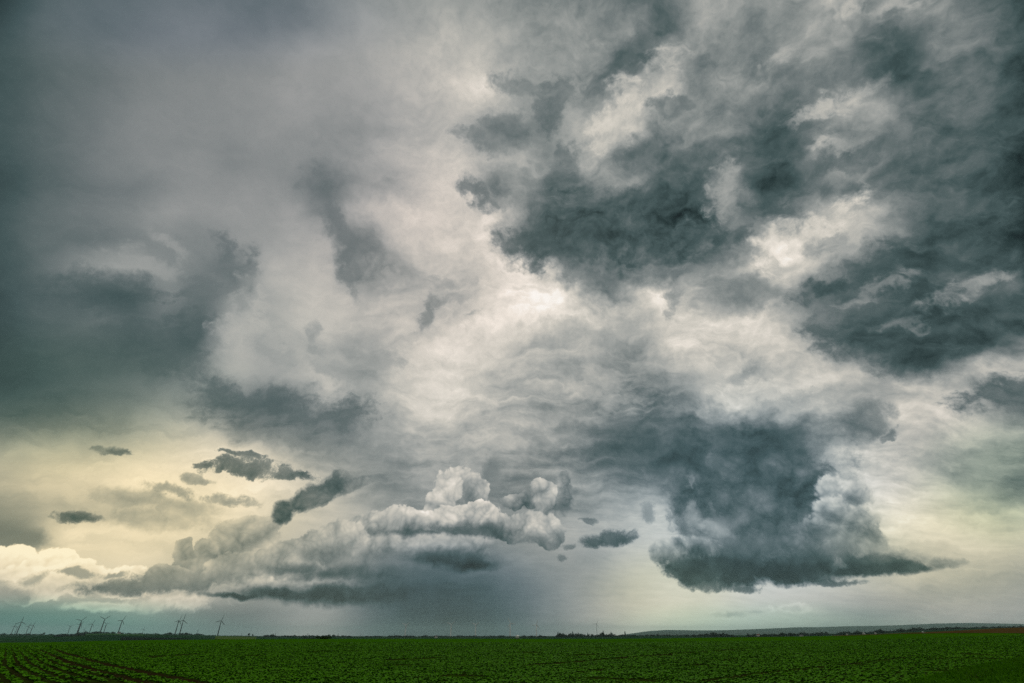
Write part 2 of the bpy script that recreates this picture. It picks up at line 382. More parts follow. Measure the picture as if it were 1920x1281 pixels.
    cloud([(845, 1048, 130, 26, 5), (885, 1058, 80, 20, 0)], top=0.31, base=0.20, y0=1030, y1=1068, edge=(0.0, 0.8), **dict(SH, kf=0.3))
    cloud([(660, 1072, 175, 22, 0), (560, 1066, 90, 16, 0)], top=0.46, base=0.30, y0=1045, y1=1090, edge=(0.0, 0.8), **dict(SH, kf=0.35))
    cloud([(470, 1106, 110, 26, -6), (590, 1097, 120, 13, 0)], kb=0.5, kf=0.4, top=0.74, base=0.60, y0=1080, y1=1120, ke=0.25, edge=(0.04, 0.5), opac=0.9)
    cloud([(640, 1113, 200, 34, 0), (540, 1115, 140, 20, 2), (450, 1117, 90, 9, 2), (720, 1104, 100, 32, 0)], top=0.34, base=0.21, y0=1085, y1=1138, edge=(0.0, 0.75), **dict(SH, kf=0.35))
    # little ones in the gap
    cloud([(1145, 1011, 66, 21, -8), (1118, 1018, 34, 15, 0)], kb=0.1, kf=0.7, top=0.40, base=0.32, y0=995, y1=1025, ke=0.1, ks=0.1, kr=0, edge=(0.1, 0.6), torn=True)
    cloud([(1217, 962, 22, 28, -20)], kb=0.1, kf=0.9, opac=0.6, top=0.48, base=0.48, ke=0.1, ks=0.1, kr=0, edge=(0.1, 0.6))
    cloud([(1070, 1025, 18, 9, 0), (1055, 1049, 13, 10, 0), (1105, 977, 20, 8, 0)], kb=0.1, kf=0.9, top=0.46, base=0.46, ke=0.1, ks=0.1, kr=0, edge=(0.1, 0.6))
    # storm tower on the right: feathered head, billowing right flank, torn foot
    cloud([(1400, 870, 250, 100, 0), (1250, 850, 190, 70, 6), (1480, 900, 170, 120, 20)], kb=0.3, kf=0.7, top=0.33, base=0.36, y0=850, y1=1010, ke=0.15, kt=0.3, ks=0.15, kr=0, edge=(0.0, 0.9), opac=0.9)
    cloud([(1500, 940, 150, 100, 20), (1420, 975, 130, 110, 0), (1300, 930, 64, 110, 0), (1310, 980, 54, 60, 0), (1500, 1015, 170, 60, 0)],
          kb=0.5, kf=0.8, top=0.33, base=0.38, y0=850, y1=1010, ke=0.25, kt=0.45, ks=0.3, kr=0, edge=(0.0, 0.75))
    R = dict(kb=0.7, kf=0.6, ke=0.35, kt=0.45, ks=0.55, kr=0.10, edge=(0.06, 0.36))
    cloud([(1562, 918, 46, 42, 0), (1600, 930, 48, 42, 0), (1625, 925, 18, 20, 0)], top=0.84, base=0.42, y0=884, y1=965, opac=0.92, **R)
    cloud([(1608, 978, 50, 46, 0), (1560, 965, 50, 46, 0)], top=0.70, base=0.40, y0=930, y1=1010, opac=0.85, **R)
    cloud([(1585, 1008, 70, 40, 0), (1628, 1012, 46, 30, 0), (1530, 1000, 60, 46, 0)], top=0.50, base=0.42, y0=965, y1=1050, opac=0.8, **R)
    cloud([(1400, 900, 90, 60, 30), (1360, 940, 50, 80, 0)], kb=0.6, kf=0.6, top=0.38, base=0.42, ke=0.3, ks=0.3, kt=0.3, kr=0, edge=(0.05, 0.8), opac=0.6)
    cloud([(1300, 965, 24, 84, -8), (1340, 992, 56, 20, 14)], kb=0.2, kf=1.2, top=0.62, base=0.64, ke=0.1, edge=(0.15, 0.9), kr=0, opac=0.7)
    cloud([(1650, 1040, 70, 26, 0), (1705, 1046, 64, 20, 4), (1760, 1054, 60, 14, 4)], kb=0.6, kf=0.7, top=0.60, base=0.48, y0=1020, y1=1075, ke=0.2, kr=0, edge=(0.04, 0.75), opac=0.9)
    cloud([(1245, 1036, 34, 32, 0), (1272, 1026, 30, 26, 0), (1306, 1026, 40, 30, 0), (1290, 1060, 60, 34, 0)], top=0.56, base=0.28, y0=1004, y1=1066, **R)
    cloud([(1450, 1018, 190, 30, 0), (1560, 1030, 120, 22, 0)], kb=0.3, kf=0.5, top=0.50, base=0.38, y0=995, y1=1050, ke=0.15, kt=0.25, ks=0.2, kr=0, edge=(0.0, 0.9), opac=0.7)
    cloud([(1390, 1044, 140, 44, 0), (1500, 1052, 190, 40, 0), (1620, 1056, 130, 30, 3), (1680, 1060, 70, 18, 3), (1390, 1084, 110, 30, 0), (1310, 1078, 60, 32, 0), (1500, 1088, 110, 18, 0)],
          kb=0.4, kf=0.7, top=0.46, base=0.27, y0=1000, y1=1078, ke=0.15, kt=0.25, ks=0.15, kr=0, edge=(0.04, 0.7))
    cloud([(1480, 1074, 190, 22, -1), (1630, 1070, 170, 16, -3), (1360, 1064, 140, 24, 4)], top=0.24, base=0.26, edge=(0.0, 0.6), **dict(SH, kf=0.3))
    cloud([(1330, 1100, 40, 14, 0), (1400, 1106, 50, 10, 4), (1560, 1096, 90, 9, -3)], kb=0.1, kf=1.2, top=0.36, base=0.36, ke=0.1, ks=0.1, kr=0, edge=(0.15, 0.8), opac=0.8)
    # low bright strip over the right hills
    cloud([(1480, 1141, 48, 13, -4), (1420, 1146, 62, 10, -3), (1370, 1151, 56, 8, -2)], kb=0.35, kf=0.7, top=0.80, base=0.74, y0=1130, y1=1155, ke=0.05, ks=0.1, edge=(0.04, 0.5))
# ------------------------------------------------------------------ the lie of the land
SP, CP = math.sin(PITCH), math.cos(PITCH)
def slope_of(py):
    v = (640.5 - np.asarray(py, float)) / FPX
    return (SP + v * CP) / (CP - v * SP)
def tan_of(px):                       # lateral slope x / y of a bearing, at the horizon
    return (np.asarray(px, float) - 960.0) / 1099.0
def bearing_ground(px, py):
    """point of flat ground (z = 0) in that direction"""
    v = (640.5 - py) / FPX; u = (px - 960.0) / FPX
    d = Vector((u, CP - v * SP, SP + v * CP))
    k = -EYE / d.z
    return (d.x * k, d.y * k)

CREST = 220.0
EDGE_T = [(0, 1208), (100, 1207), (200, 1204), (300, 1202.2), (430, 1201), (560, 1200), (960, 1200), (1140, 1200), (1240, 1199), (1300, 1198), (1400, 1196.6),
          (1480, 1195.5), (1560, 1194.3), (1620, 1192.5), (1680, 1190), (1740, 1187.2), (1800, 1184.2), (1860, 1181), (1920, 1178.5), (2100, 1174)]
RIDGE_T = [(0, 1191), (60, 1191), (120, 1190.5), (160, 1188.5), (200, 1187.5), (230, 1188.5), (300, 1189.5), (370, 1190.5), (400, 1192), (480, 1193.5), (600, 1194), (800, 1194.5),
           (960, 1194.5), (1100, 1193), (1200, 1192), (1300, 1191.5), (1400, 1191), (1500, 1190), (1600, 1187.5), (1700, 1183), (1760, 1180.5), (1830, 1178), (1920, 1176), (2100, 1174)]
HILL_T = [(0, 1196), (1120, 1196), (1180, 1188.5), (1215, 1184), (1250, 1182), (1300, 1182.4), (1340, 1182), (1400, 1180), (1500, 1177), (1540, 1177), (1600, 1174.5), (1700, 1172), (1760, 1170.2),
          (1830, 1169), (1920, 1170), (2100, 1172)]
def tab(t, px):
    a = np.array(t, float)
    return np.interp(px, a[:, 0], a[:, 1])
def sst(x, a, b):
    t = np.clip((x - a) / (b - a), 0, 1); return t * t * (3 - 2 * t)

def terrain(x, y):
    x = np.asarray(x, float); y = np.asarray(y, float)
    R = np.hypot(x, y) + 1e-6
    az = np.clip(np.arctan2(x, y), -0.82, 0.82)
    Y = R * np.cos(az)
    px = 960.0 + 1099.0 * np.tan(az)
    zc = EYE + slope_of(tab(EDGE_T, px)) * CREST + 0.3
    zr = EYE + slope_of(tab(RIDGE_T, px)) * 3500.0
    zh = EYE + slope_of(tab(HILL_T, px)) * 22000.0
    q = np.clip(Y / CREST, 0, 1)
    z = zc * q * q
    zlow = -20.0 + 0.35 * zr
    lin = zc + (zc * 0.0 - 0.6) * 0
    z = np.where(Y > CREST, zc + (zlow - zc) * sst(Y, CREST, 760.0), z)
    z = np.where(Y > 760.0, zlow + (zr - zlow) * np.clip((Y - 760) / 2740.0, 0, 1) ** 0.85, z)
    z = np.where(Y > 3500.0, zr - 14.0 * sst(Y, 3600, 5200), z)
    z = np.where(Y > 12000.0, (zr - 14.0) + (zh - zr + 14.0) * sst(Y, 12000, 22000), z)
    z = np.where(Y > 22000.0, zh - 60.0 * sst(Y, 22000, 26000), z)
    roll = np.sin(x * 0.0031 + y * 0.0017) * np.sin(y * 0.0043 - x * 0.0011) * np.clip((Y - 500) / 900.0, 0, 1) * np.clip((3400 - Y) / 600, 0, 1) * 1.6
    ruts = 0.03 * np.sin(x * 1.7 + np.sin(y * .6)) * np.sin(y * 1.3 + .7 * np.sin(x * .5)) * np.clip((200 - Y) / 60, 0, 1)
    hills = np.sin(x * 0.0012 + 1.0) * np.cos(y * 0.0009) * 12.0 * sst(Y, 15000, 22500) * np.clip((zh - 20) / 60.0, 0, 1)
    return z + roll + ruts + hills
def tz(x, y): return float(terrain(x, y))
def at(px, Y):                        # a place on the land on that bearing at forward distance Y
    x = float(tan_of(px)) * Y
    return Vector((x, Y, tz(x, Y)))

# ------------------------------------------------------------------ object helpers
COL = scene.collection
def link(o, parent=None):
    COL.objects.link(o)
    if parent is not None: o.parent = parent
    return o
def tag(o, label=None, cat=None, group=None, kind=None):
    if label: o['label'] = label
    if cat: o['category'] = cat
    if group: o['group'] = group
    if kind: o['kind'] = kind
    return o
def empty(name, loc, rz=0.0, sc=1.0):
    o = bpy.data.objects.new(name, None); link(o)
    o.location = loc; o.rotation_euler = (0, 0, rz); o.scale = (sc, sc, sc)
    o.empty_display_size = 0.5
    return o
def mesh_np(name, verts, faces, mat, smooth=False, parent=None, vcol=None):
    """faces: (n, k) int array, all faces with k corners"""
    verts = np.asarray(verts, np.float32); faces = np.asarray(faces, np.int32)
    me = bpy.data.meshes.new(name)
    n, k = faces.shape
    me.vertices.add(len(verts)); me.vertices.foreach_set('co', verts.ravel())
    me.loops.add(n * k); me.loops.foreach_set('vertex_index', faces.ravel())
    me.polygons.add(n); me.polygons.foreach_set('loop_start', np.arange(0, n * k, k, dtype=np.int32))
    me.polygons.foreach_set('use_smooth', np.full(n, smooth))
    if vcol is not None:
        at_ = me.attributes.new('tone', 'FLOAT', 'POINT'); at_.data.foreach_set('value', np.asarray(vcol, np.float32))
    me.update(calc_edges=True); me.materials.append(mat)
    o = bpy.data.objects.new(name, me); link(o, parent)
    return o
def bm_obj(name, bm, mat, parent=None, smooth=False):
    me = bpy.data.meshes.new(name); bm.to_mesh(me); bm.free()
    for p in me.polygons: p.use_smooth = smooth
    me.materials.append(mat)
    return link(bpy.data.objects.new(name, me), parent)
def tube(bm, pts, radii, n=8, cap=True):
    """tapered tube through points"""
    rings = []
    for i, p in enumerate(pts):
        p = Vector(p)
        a = Vector(pts[max(i - 1, 0)]); b = Vector(pts[min(i + 1, len(pts) - 1)])
        t = (b - a).normalized()
        ref = Vector((0, 0, 1)) if abs(t.z) < 0.9 else Vector((1, 0, 0))
        s = t.cross(ref).normalized(); u = s.cross(t)
        rings.append([bm.verts.new(p + (s * math.cos(2 * math.pi * k / n) + u * math.sin(2 * math.pi * k / n)) * radii[i]) for k in range(n)])
    for a, b in zip(rings, rings[1:]):
        for k in range(n): bm.faces.new((a[k], a[(k + 1) % n], b[(k + 1) % n], b[k]))
    if cap:
        bm.faces.new(rings[0][::-1]); bm.faces.new(rings[-1])

# ------------------------------------------------------------------ materials
def new_mat(name):
    m = bpy.data.materials.new(name); m.use_nodes = True
    nt = m.node_tree; nt.nodes.clear(); g = G(nt)
    out = g.node('ShaderNodeOutputMaterial'); b = g.node('ShaderNodeBsdfPrincipled')
    nt.links.new(b.outputs[0], out.inputs[0])
    return m, g, b
def plain(name, c1, c2, scale=2.0, rough=0.7, spec=0.3, coord='Object', bump=0.0):
    m, g, b = new_mat(name)
    tc = g.node('ShaderNodeTexCoord')
    f = g.noise(S(g, tc.outputs[coord]), scale, 4.0, 0.6)
    g.put(b.inputs['Base Color'], g.mixc(g.smooth(f, 0.35, 0.65), tuple(c1), tuple(c2)))
    b.inputs['Roughness'].default_value = rough; b.inputs['Specular IOR Level'].default_value = spec
    if bump:
        bp = g.node('ShaderNodeBump'); g.put(bp.inputs['Height'], f); bp.inputs['Strength'].default_value = bump
        g.nt.links.new(bp.outputs[0], b.inputs['Normal'])
    return m
def leaf_mat(name, lo, hi, rough=0.5, spec=0.35, transl=0.0):
    m, g, b = new_mat(name)
    a = g.node('ShaderNodeAttribute', attribute_name='tone')
    geo = g.node('ShaderNodeNewGeometry')
    f = S(g, a.outputs['Fac'])
    patch = g.noise(S(g, geo.outputs['Position']), 0.09, 3.0, 0.6)
    f = f * 0.75 + g.smooth(patch, 0.3, 0.7) * 0.25
    g.put(b.inputs['Base Color'], g.mixc(f, tuple(lo), tuple(hi)))
    b.inputs['Roughness'].default_value = rough; b.inputs['Specular IOR Level'].default_value = spec
    return m

def ground_mat():
    m, g, b = new_mat('ground')
    geo = g.node('ShaderNodeNewGeometry'); P = S(g, geo.outputs['Position'])
    x, y, z = g.sep(P)
    soil = g.mixc(g.noise(P, 1.6, 6.0, 0.65), (0.015, 0.012, 0.004), (0.028, 0.022, 0.008))
    weeds = g.smooth(g.noise(P, 2.7, 5.0, 0.7), 0.42, 0.62)
    left = g.smooth(x + y * 0.62, 4.0, -6.0)
    soil = g.mixc(weeds * (0.9 - left * 0.6), soil, (0.034, 0.115, 0.001))
    can = g.mixc(g.smooth(g.noise(P, 0.045, 5.0, 0.65), 0.35, 0.65), (0.032, 0.116, 0.001), (0.046, 0.150, 0.001))
    can = g.mixc(g.smooth(g.noise(P, 1.3, 4.0, 0.7), 0.4, 0.7) * 0.5, can, (0.022, 0.082, 0.001))
    dist = g.vmath('LENGTH', P)
    near = g.mixc(g.smooth(dist, 60.0, 135.0, 0.0, 0.97) * (1.0 - left * g.smooth(dist, 170.0, 110.0) * 0.6), soil, can)
    # beyond the crest: strips of farmland
    mp = g.node('ShaderNodeMapping'); g.put(mp.inputs['Vector'], P)
    mp.inputs['Rotation'].default_value = (0, 0, math.radians(12)); mp.inputs['Scale'].default_value = (1 / 620.0, 1 / 210.0, 0.0)
    vo = g.node('ShaderNodeTexVoronoi', voronoi_dimensions='2D'); g.nt.links.new(mp.outputs[0], vo.inputs['Vector'])
    vo.inputs['Randomness'].default_value = 0.75
    cell, _, _ = g.sep(S(g, vo.outputs['Color']))
    farm = g.ramp(cell, [(0.0, (0.0108, 0.0450, 0.0132)), (0.22, (0.0216, 0.0720, 0.0132)), (0.42, (0.0060, 0.0300, 0.0204)), (0.6, (0.0276, 0.0780, 0.0156)), (0.78, (0.0096, 0.0570, 0.0240)), (0.92, (0.0336, 0.0480, 0.0180))], 'CONSTANT')
    farm = g.mixc(g.noise(P, 0.02, 4.0, 0.6) * 0.5, farm, (0.0072, 0.0300, 0.0108))
    hill = g.mixc(g.smooth(g.noise(P, 0.0022, 5.0, 0.6), 0.4, 0.62), (0.035, 0.060, 0.040), (0.070, 0.090, 0.050))
    farm = g.mixc(g.smooth(dist, 5500.0, 8000.0), farm, hill)
    g.put(b.inputs['Base Color'], g.mixc(g.smooth(dist, 330.0, 460.0), near, farm))
    b.inputs['Roughness'].default_value = 1.0; b.inputs['Specular IOR Level'].default_value = 0.0
    bp = g.node('ShaderNodeBump'); g.put(bp.inputs['Height'], g.noise(P, 2.2, 5.0, 0.7)); bp.inputs['Strength'].default_value = 0.7; bp.inputs['Distance'].default_value = 0.12
    g.nt.links.new(bp.outputs[0], b.inputs['Normal'])
    return m

# ------------------------------------------------------------------ ground sheet
def build_ground():
    m = ground_mat()
    az = np.concatenate([np.linspace(-0.95, 0.95, 760), np.linspace(0.95, 2 * math.pi - 0.95, 150)[1:-1]])
    r = np.concatenate([np.linspace(0.6, 24, 14), np.geomspace(25, 420, 130)[0:], np.geomspace(430, 30000, 130)])
    A, Rr = np.meshgrid(az, r)
    X = np.sin(A) * Rr; Yy = np.cos(A) * Rr
    Z = terrain(X, Yy)
    na, nr = len(az), len(r)
    V = np.stack([X.ravel(), Yy.ravel(), Z.ravel()], 1)
    i = np.arange(nr - 1)[:, None]; j = np.arange(na)[None, :]; j2 = (j + 1) % na
    F = np.stack([(i * na + j), (i * na + j2) , ((i + 1) * na + j2), ((i + 1) * na + j)], -1).reshape(-1, 4)[:, ::-1]
    o = mesh_np('ground', V, F, m, smooth=True)
    tag(o, 'broad farmland sheet of field, valley and far hills', kind='structure')
    return m

def ribbon(name, line, width, mat, lift=0.006, label=None):
    """thin sheet draped on the land along a ground line"""
    pts = [Vector((a, b, 0)) for a, b in line]
    V = []
    for i, p in enumerate(pts):
        t = (pts[min(i + 1, len(pts) - 1)] - pts[max(i - 1, 0)]).normalized()
        s = Vector((t.y, -t.x, 0))
        for k in (-1.0, -0.33, 0.33, 1.0):
            wv = width * 0.5 * k * (1 + 0.25 * mnoise.noise((p.x * .4, p.y * .4, k)))
            q = p + s * wv
            V.append((q.x, q.y, tz(q.x, q.y) + lift))
    n = len(pts)
    F = [(i * 4 + k, i * 4 + k + 1, (i + 1) * 4 + k + 1, (i + 1) * 4 + k) for i in range(n - 1) for k in range(3)]
    o = mesh_np(name, V, F, mat, smooth=True)
    tag(o, label, kind='structure')
    return o
def patch(name, px0, px1, Y0, Y1, mat, lift=0.25, label=None, nx=40, ny=8, skew=0.0):
    T = np.linspace(0, 1, nx); U = np.linspace(0, 1, ny)
    V = []
    for u in U:
        for t in T:
            px = px0 + (px1 - px0) * t
            Y = Y0 + (Y1 - Y0) * u + skew * (t - .5)
            x = float(tan_of(px)) * Y
            V.append((x, Y, tz(x, Y) + lift))
    F = [(i * nx + j, i * nx + j + 1, (i + 1) * nx + j + 1, (i + 1) * nx + j) for i in range(ny - 1) for j in range(nx - 1)]
    o = mesh_np(name, V, F, mat, smooth=True); tag(o, label, kind='structure'); return o

def dense(line, step=0.5):
    out = []
    for (x0, y0), (x1, y1) in zip(line, line[1:]):
        n = max(1, int(math.hypot(x1 - x0, y1 - y0) / step))
        for k in range(n): out.append((x0 + (x1 - x0) * k / n, y0 + (y1 - y0) * k / n))
    out.append(line[-1]); return out
def smooth_line(line, step=0.6, passes=40):
    a = np.array(dense(line, step))
    for _ in range(passes):
        a[1:-1] = (a[:-2] + 2 * a[1:-1] + a[2:]) / 4
    return [tuple(p) for p in a]
def extend(line, d0, d1):
    a, b = np.array(line[0]), np.array(line[1]); y, z = np.array(line[-1]), np.array(line[-2])
    s = a + (a - b) / np.linalg.norm(a - b) * d0; e = y + (y - z) / np.linalg.norm(y - z) * d1
    return [tuple(s)] + list(line) + [tuple(e)]

LEFT_A = [(72, 1217), (92, 1226), (130, 1244), (175, 1257), (215, 1267), (262, 1279), (330, 1296)]
LEFT_B = [(104, 1217), (126, 1226), (165, 1237), (222, 1252), (292, 1266), (352, 1277), (430, 1292)]
RIGHT_A = [(985, 1249), (1040, 1246), (1110, 1239.5), (1180, 1234), (1260, 1228), (1340, 1222.5), (1430, 1217), (1520, 1212)]
RIGHT_B = [(1060, 1265), (1120, 1257), (1200, 1251), (1260, 1245), (1340, 1240), (1500, 1229), (1640, 1219)]
RIGHT_C = [(1300, 1283), (1400, 1268), (1500, 1257), (1600, 1247), (1660, 1241), (1720, 1233)]
CORNER = [(1660, 1300), (1700, 1281), (1745, 1270), (1800, 1259), (1850, 1249), (1925, 1238), (2010, 1228)]

def tracks():
    g_ = {}
    for k, t in dict(LA=LEFT_A, LB=LEFT_B, RA=RIGHT_A, RB=RIGHT_B, RC=RIGHT_C, CO=CORNER).items():
        g_[k] = smooth_line([bearing_ground(*p) for p in t], 0.5)
    return g_

def dist_to(line, P):
    a = np.array(line)[::3]
    out = np.full(len(P), 1e9); sgn = np.ones(len(P)); idx = np.zeros(len(P), int)
    for s in range(0, len(P), 20000):
        q = P[s:s + 20000]
        d2 = ((q[:, None, :] - a[None]) ** 2).sum(-1)
        k = d2.argmin(1); idx[s:s + 20000] = k
        k0 = np.clip(k - 1, 0, len(a) - 1); k1 = np.clip(k + 1, 0, len(a) - 1)
        t = a[k1] - a[k0]; v = q - a[k]
        cr = t[:, 0] * v[:, 1] - t[:, 1] * v[:, 0]
        nrm = np.hypot(t[:, 0], t[:, 1]) + 1e-9
        out[s:s + 20000] = np.where((k > 0) & (k < len(a) - 1), np.abs(cr / nrm), np.sqrt(d2.min(1))); sgn[s:s + 20000] = np.sign(cr)
    return out, sgn

def crop(tr, mat):
    """young beet-like crop standing in rows: every plant is a rosette of bent leaves"""
    def rowfill(Y0, Y1, dens_row, dens_in, jit):
        # rows run with the wheel tracks: on the right along RIGHT_A, far left along LEFT_A
        ra = np.array(bearing_ground(1040, 1246)); rb = np.array(bearing_ground(1430, 1217))
        t = (rb - ra) / np.linalg.norm(rb - ra); nrm = np.array([-t[1], t[0]])
        ext = 420
        n_r = int(2 * ext / dens_row)
        rr = (np.arange(n_r) - n_r / 2) * dens_row
        ss = np.arange(-ext, ext, dens_in)
        Rr, Sm = np.meshgrid(rr, ss)
        P = ra + Rr.reshape(-1, 1) * nrm + Sm.reshape(-1, 1) * t
        P = P + nrng.normal(0, jit, P.shape)
        return P
    def wedge(P, Y0, Y1):
        return P[(P[:, 1] > Y0) & (P[:, 1] < Y1) & (np.abs(P[:, 0] / P[:, 1]) < 1.02)]
    parts = []
    la = np.array(smooth_line(extend([bearing_ground(*p) for p in LEFT_A], 150, 60), 0.25, 10))
    for (Y0, Y1, dr, di, jit, nl, segs, size) in ((15, 46, 0.38, 0.115, 0.06, 7, 2, 0.58), (46, 90, 0.42, 0.19, 0.10, 6, 1, 0.76), (90, 140, 0.55, 0.42, 0.18, 4, 1, 1.15)):
        P = wedge(rowfill(Y0, Y1, dr, di, jit), Y0, Y1)
        # the far-left corner is drilled the other way: curved rows that run with the left wheel tracks
        dl, sg = dist_to(la, P)
        leftside = (sg < 0) & (P[:, 0] < -8)
        P = P[~leftside]
        parts.append((P, nl, segs, size, Y0, Y1))
    # left rows: offsets of the left track
    tt = np.gradient(la, axis=0); tt /= np.linalg.norm(tt, axis=1)[:, None]
    nn = np.stack([-tt[:, 1], tt[:, 0]], 1)
    side = 1.0
    test = la[len(la) // 2] + nn[len(la) // 2] * 3
    if test[0] > la[len(la) // 2][0]: side = -1.0
    L = []
    for k in range(1, 190):
        off = 0.66 * k - 0.25
        q = la + nn * side * off + nrng.normal(0, 0.035, la.shape)
        L.append(q[nrng.random(len(q)) < 0.9])
    L = np.vstack(L)
    for (Y0, Y1, nl, segs, size, keep) in ((15, 46, 7, 2, 0.84, 1.0), (46, 90, 5, 1, 1.0, 1.0), (90, 150, 4, 1, 1.1, 0.8)):
        q = wedge(L, Y0, Y1); q = q[nrng.random(len(q)) < keep]
        parts.append((q, nl, segs, size, Y0, Y1))
    AV, AF, AT = [], [], []; base = 0
    for (P, nl, segs, size, Y0, Y1) in parts:
        keep = np.ones(len(P), bool)
        for k, wd in (('LA', 0.36), ('LB', 0.36), ('RA', 0.42), ('RB', 0.22), ('RC', 0.25)):
            dd_, _ = dist_to(tr[k], P); keep &= dd_ > wd * (0.8 + 0.5 * nrng.random(len(P)))
        dc, sc_ = dist_to(tr['CO'], P)
        keep &= ~((sc_ < 0) & (P[:, 0] > 5) & (P[:, 1] < 80))       # the grass verge in the right corner
        # stubble beyond the crop on the right, bare headland on the far left
        pxs = 960 + 1099 * P[:, 0] / P[:, 1]
        keep &= ~((pxs > 1660) & (P[:, 1] > 218 - (pxs - 1660) * 0.25))
        head = np.exp(-((pxs - 88) / 42) ** 2) * np.clip((P[:, 1] - 75) / 40, 0, 1)
        keep &= nrng.random(len(P)) > head * 0.85
        gap = np.array([mnoise.noise((p[0] * 0.21, p[1] * 0.21, 3.1)) for p in P])
        keep &= gap > -0.42
        P = P[keep]; gap = gap[keep]; n = len(P)
        Zb = terrain(P[:, 0], P[:, 1])
        vig = size * (0.85 + 0.35 * nrng.random(n)) * (1 + 0.25 * gap)
        tone_p = nrng.random(n)
        for l in range(nl):
            a = 2 * math.pi * l / nl + nrng.random(n) * 6.28
            up = nrng.uniform(0.12, 0.62, n)                  # lean of the leaf
            ln = vig * nrng.uniform(0.14, 0.25, n); wd = vig * nrng.uniform(0.045, 0.08, n)
            dx_, dy_ = np.cos(a), np.sin(a)
            tone = np.clip(0.25 + 0.5 * nrng.random(n) + 0.25 * (tone_p - .5), 0, 1)
            sx, sy = -dy_, dx_
            roll_ = nrng.normal(0, 0.35, n)
            V = []
            stations = (0.08, 0.55, 1.0) if segs == 2 else (0.1, 1.0)
            widths = (0.45, 1.0, 0.35) if segs == 2 else (0.8, 0.7)
            for st, wf in zip(stations, widths):
                bend = up * (1 - 0.55 * st)
                h = ln * st * np.sin(bend) + 0.03; o = ln * st * np.cos(bend)
                for sgn in (-1, 1):
                    V.append(np.stack([P[:, 0] + dx_ * o + sx * wd * wf * sgn, P[:, 1] + dy_ * o + sy * wd * wf * sgn, Zb + h + sgn * wd * wf * roll_], 1))
            k = len(V)
            V = np.stack(V, 1).reshape(-1, 3)
            b0 = base + np.arange(n) * k
            for q in range(segs):
                AF.append(np.stack([b0 + 2 * q, b0 + 2 * q + 1, b0 + 2 * q + 3, b0 + 2 * q + 2], 1))
            AV.append(V); AT.append(np.repeat(tone, k)); base += n * k
    V = np.vstack(AV); F = np.vstack(AF); T = np.concatenate(AT)
    print('INFO crop faces', len(F))
    o = mesh_np('crop_plants', V, F, mat, vcol=T)
    tag(o, 'dark green leafy young crop covering the field in rows', 'crop', kind='stuff')

def verge(tr, mat):
    P = np.stack([nrng.uniform(8, 75, 90000), nrng.uniform(16, 72, 90000)], 1)
    P = P[(np.abs(P[:, 0] / P[:, 1]) < 1.05)]
    dc, sc_ = dist_to(tr['CO'], P)
    P = P[(sc_ < 0) & (dc < 26)]
    n = len(P); Zb = terrain(P[:, 0], P[:, 1])
    AV, AF, AT = [], [], []; base = 0
    for l in range(3):
        a = nrng.random(n) * 6.28; h = nrng.uniform(0.07, 0.18, n); w = nrng.uniform(0.02, 0.05, n); ln = nrng.uniform(0.0, 0.12, n)
        b = nrng.random(n) * 6.28
        p0 = np.stack([P[:, 0] - np.cos(a) * w, P[:, 1] - np.sin(a) * w, Zb], 1); p1 = np.stack([P[:, 0] + np.cos(a) * w, P[:, 1] + np.sin(a) * w, Zb], 1)
        p2 = np.stack([P[:, 0] + np.cos(b) * ln, P[:, 1] + np.sin(b) * ln, Zb + h], 1)
        AV.append(np.stack([p0, p1, p2], 1).reshape(-1, 3)); b0 = base + np.arange(n) * 3
        AF.append(np.stack([b0, b0 + 1, b0 + 2], 1)); AT.append(np.repeat(nrng.random(n), 3)); base += 3 * n
    o = mesh_np('grass', np.vstack(AV), np.vstack(AF), mat, vcol=np.concatenate(AT))
    tag(o, 'short smooth grass verge in the right corner of the field', 'grass', kind='stuff')

# ------------------------------------------------------------------ trees and woods
def leaf_cloud(lobes, n, size, seed):
    """leaf clumps spread through a set of ellipsoid lobes (cx, cy, cz, rx, ry, rz)"""
    r = np.random.default_rng(seed)
    w = np.array([l[3] * l[4] * l[5] for l in lobes]) ** 0.67; w /= w.sum()
    V, T = [], []
    for l, k in zip(lobes, (w * n).astype(int) + 1):
        d = r.normal(size=(k, 3)); d /= np.linalg.norm(d, axis=1)[:, None]
        rad = r.uniform(0.45, 1.05, k) ** 0.6
        c = np.array(l[:3]) + d * rad[:, None] * np.array(l[3:])
        a = r.normal(size=(k, 3)); a /= np.linalg.norm(a, axis=1)[:, None]
        b = np.cross(a, d); b /= np.linalg.norm(b, axis=1)[:, None] + 1e-9
        s = size * r.uniform(0.6, 1.3, k)[:, None]
        V.append(np.stack([c - a * s, c - b * s * .7, c + a * s, c + b * s * .7], 1).reshape(-1, 3))
        T.append(np.repeat(r.random(k), 4))
    V = np.vstack(V); n4 = len(V) // 4
    return V, np.arange(n4 * 4).reshape(-1, 4), np.concatenate(T)

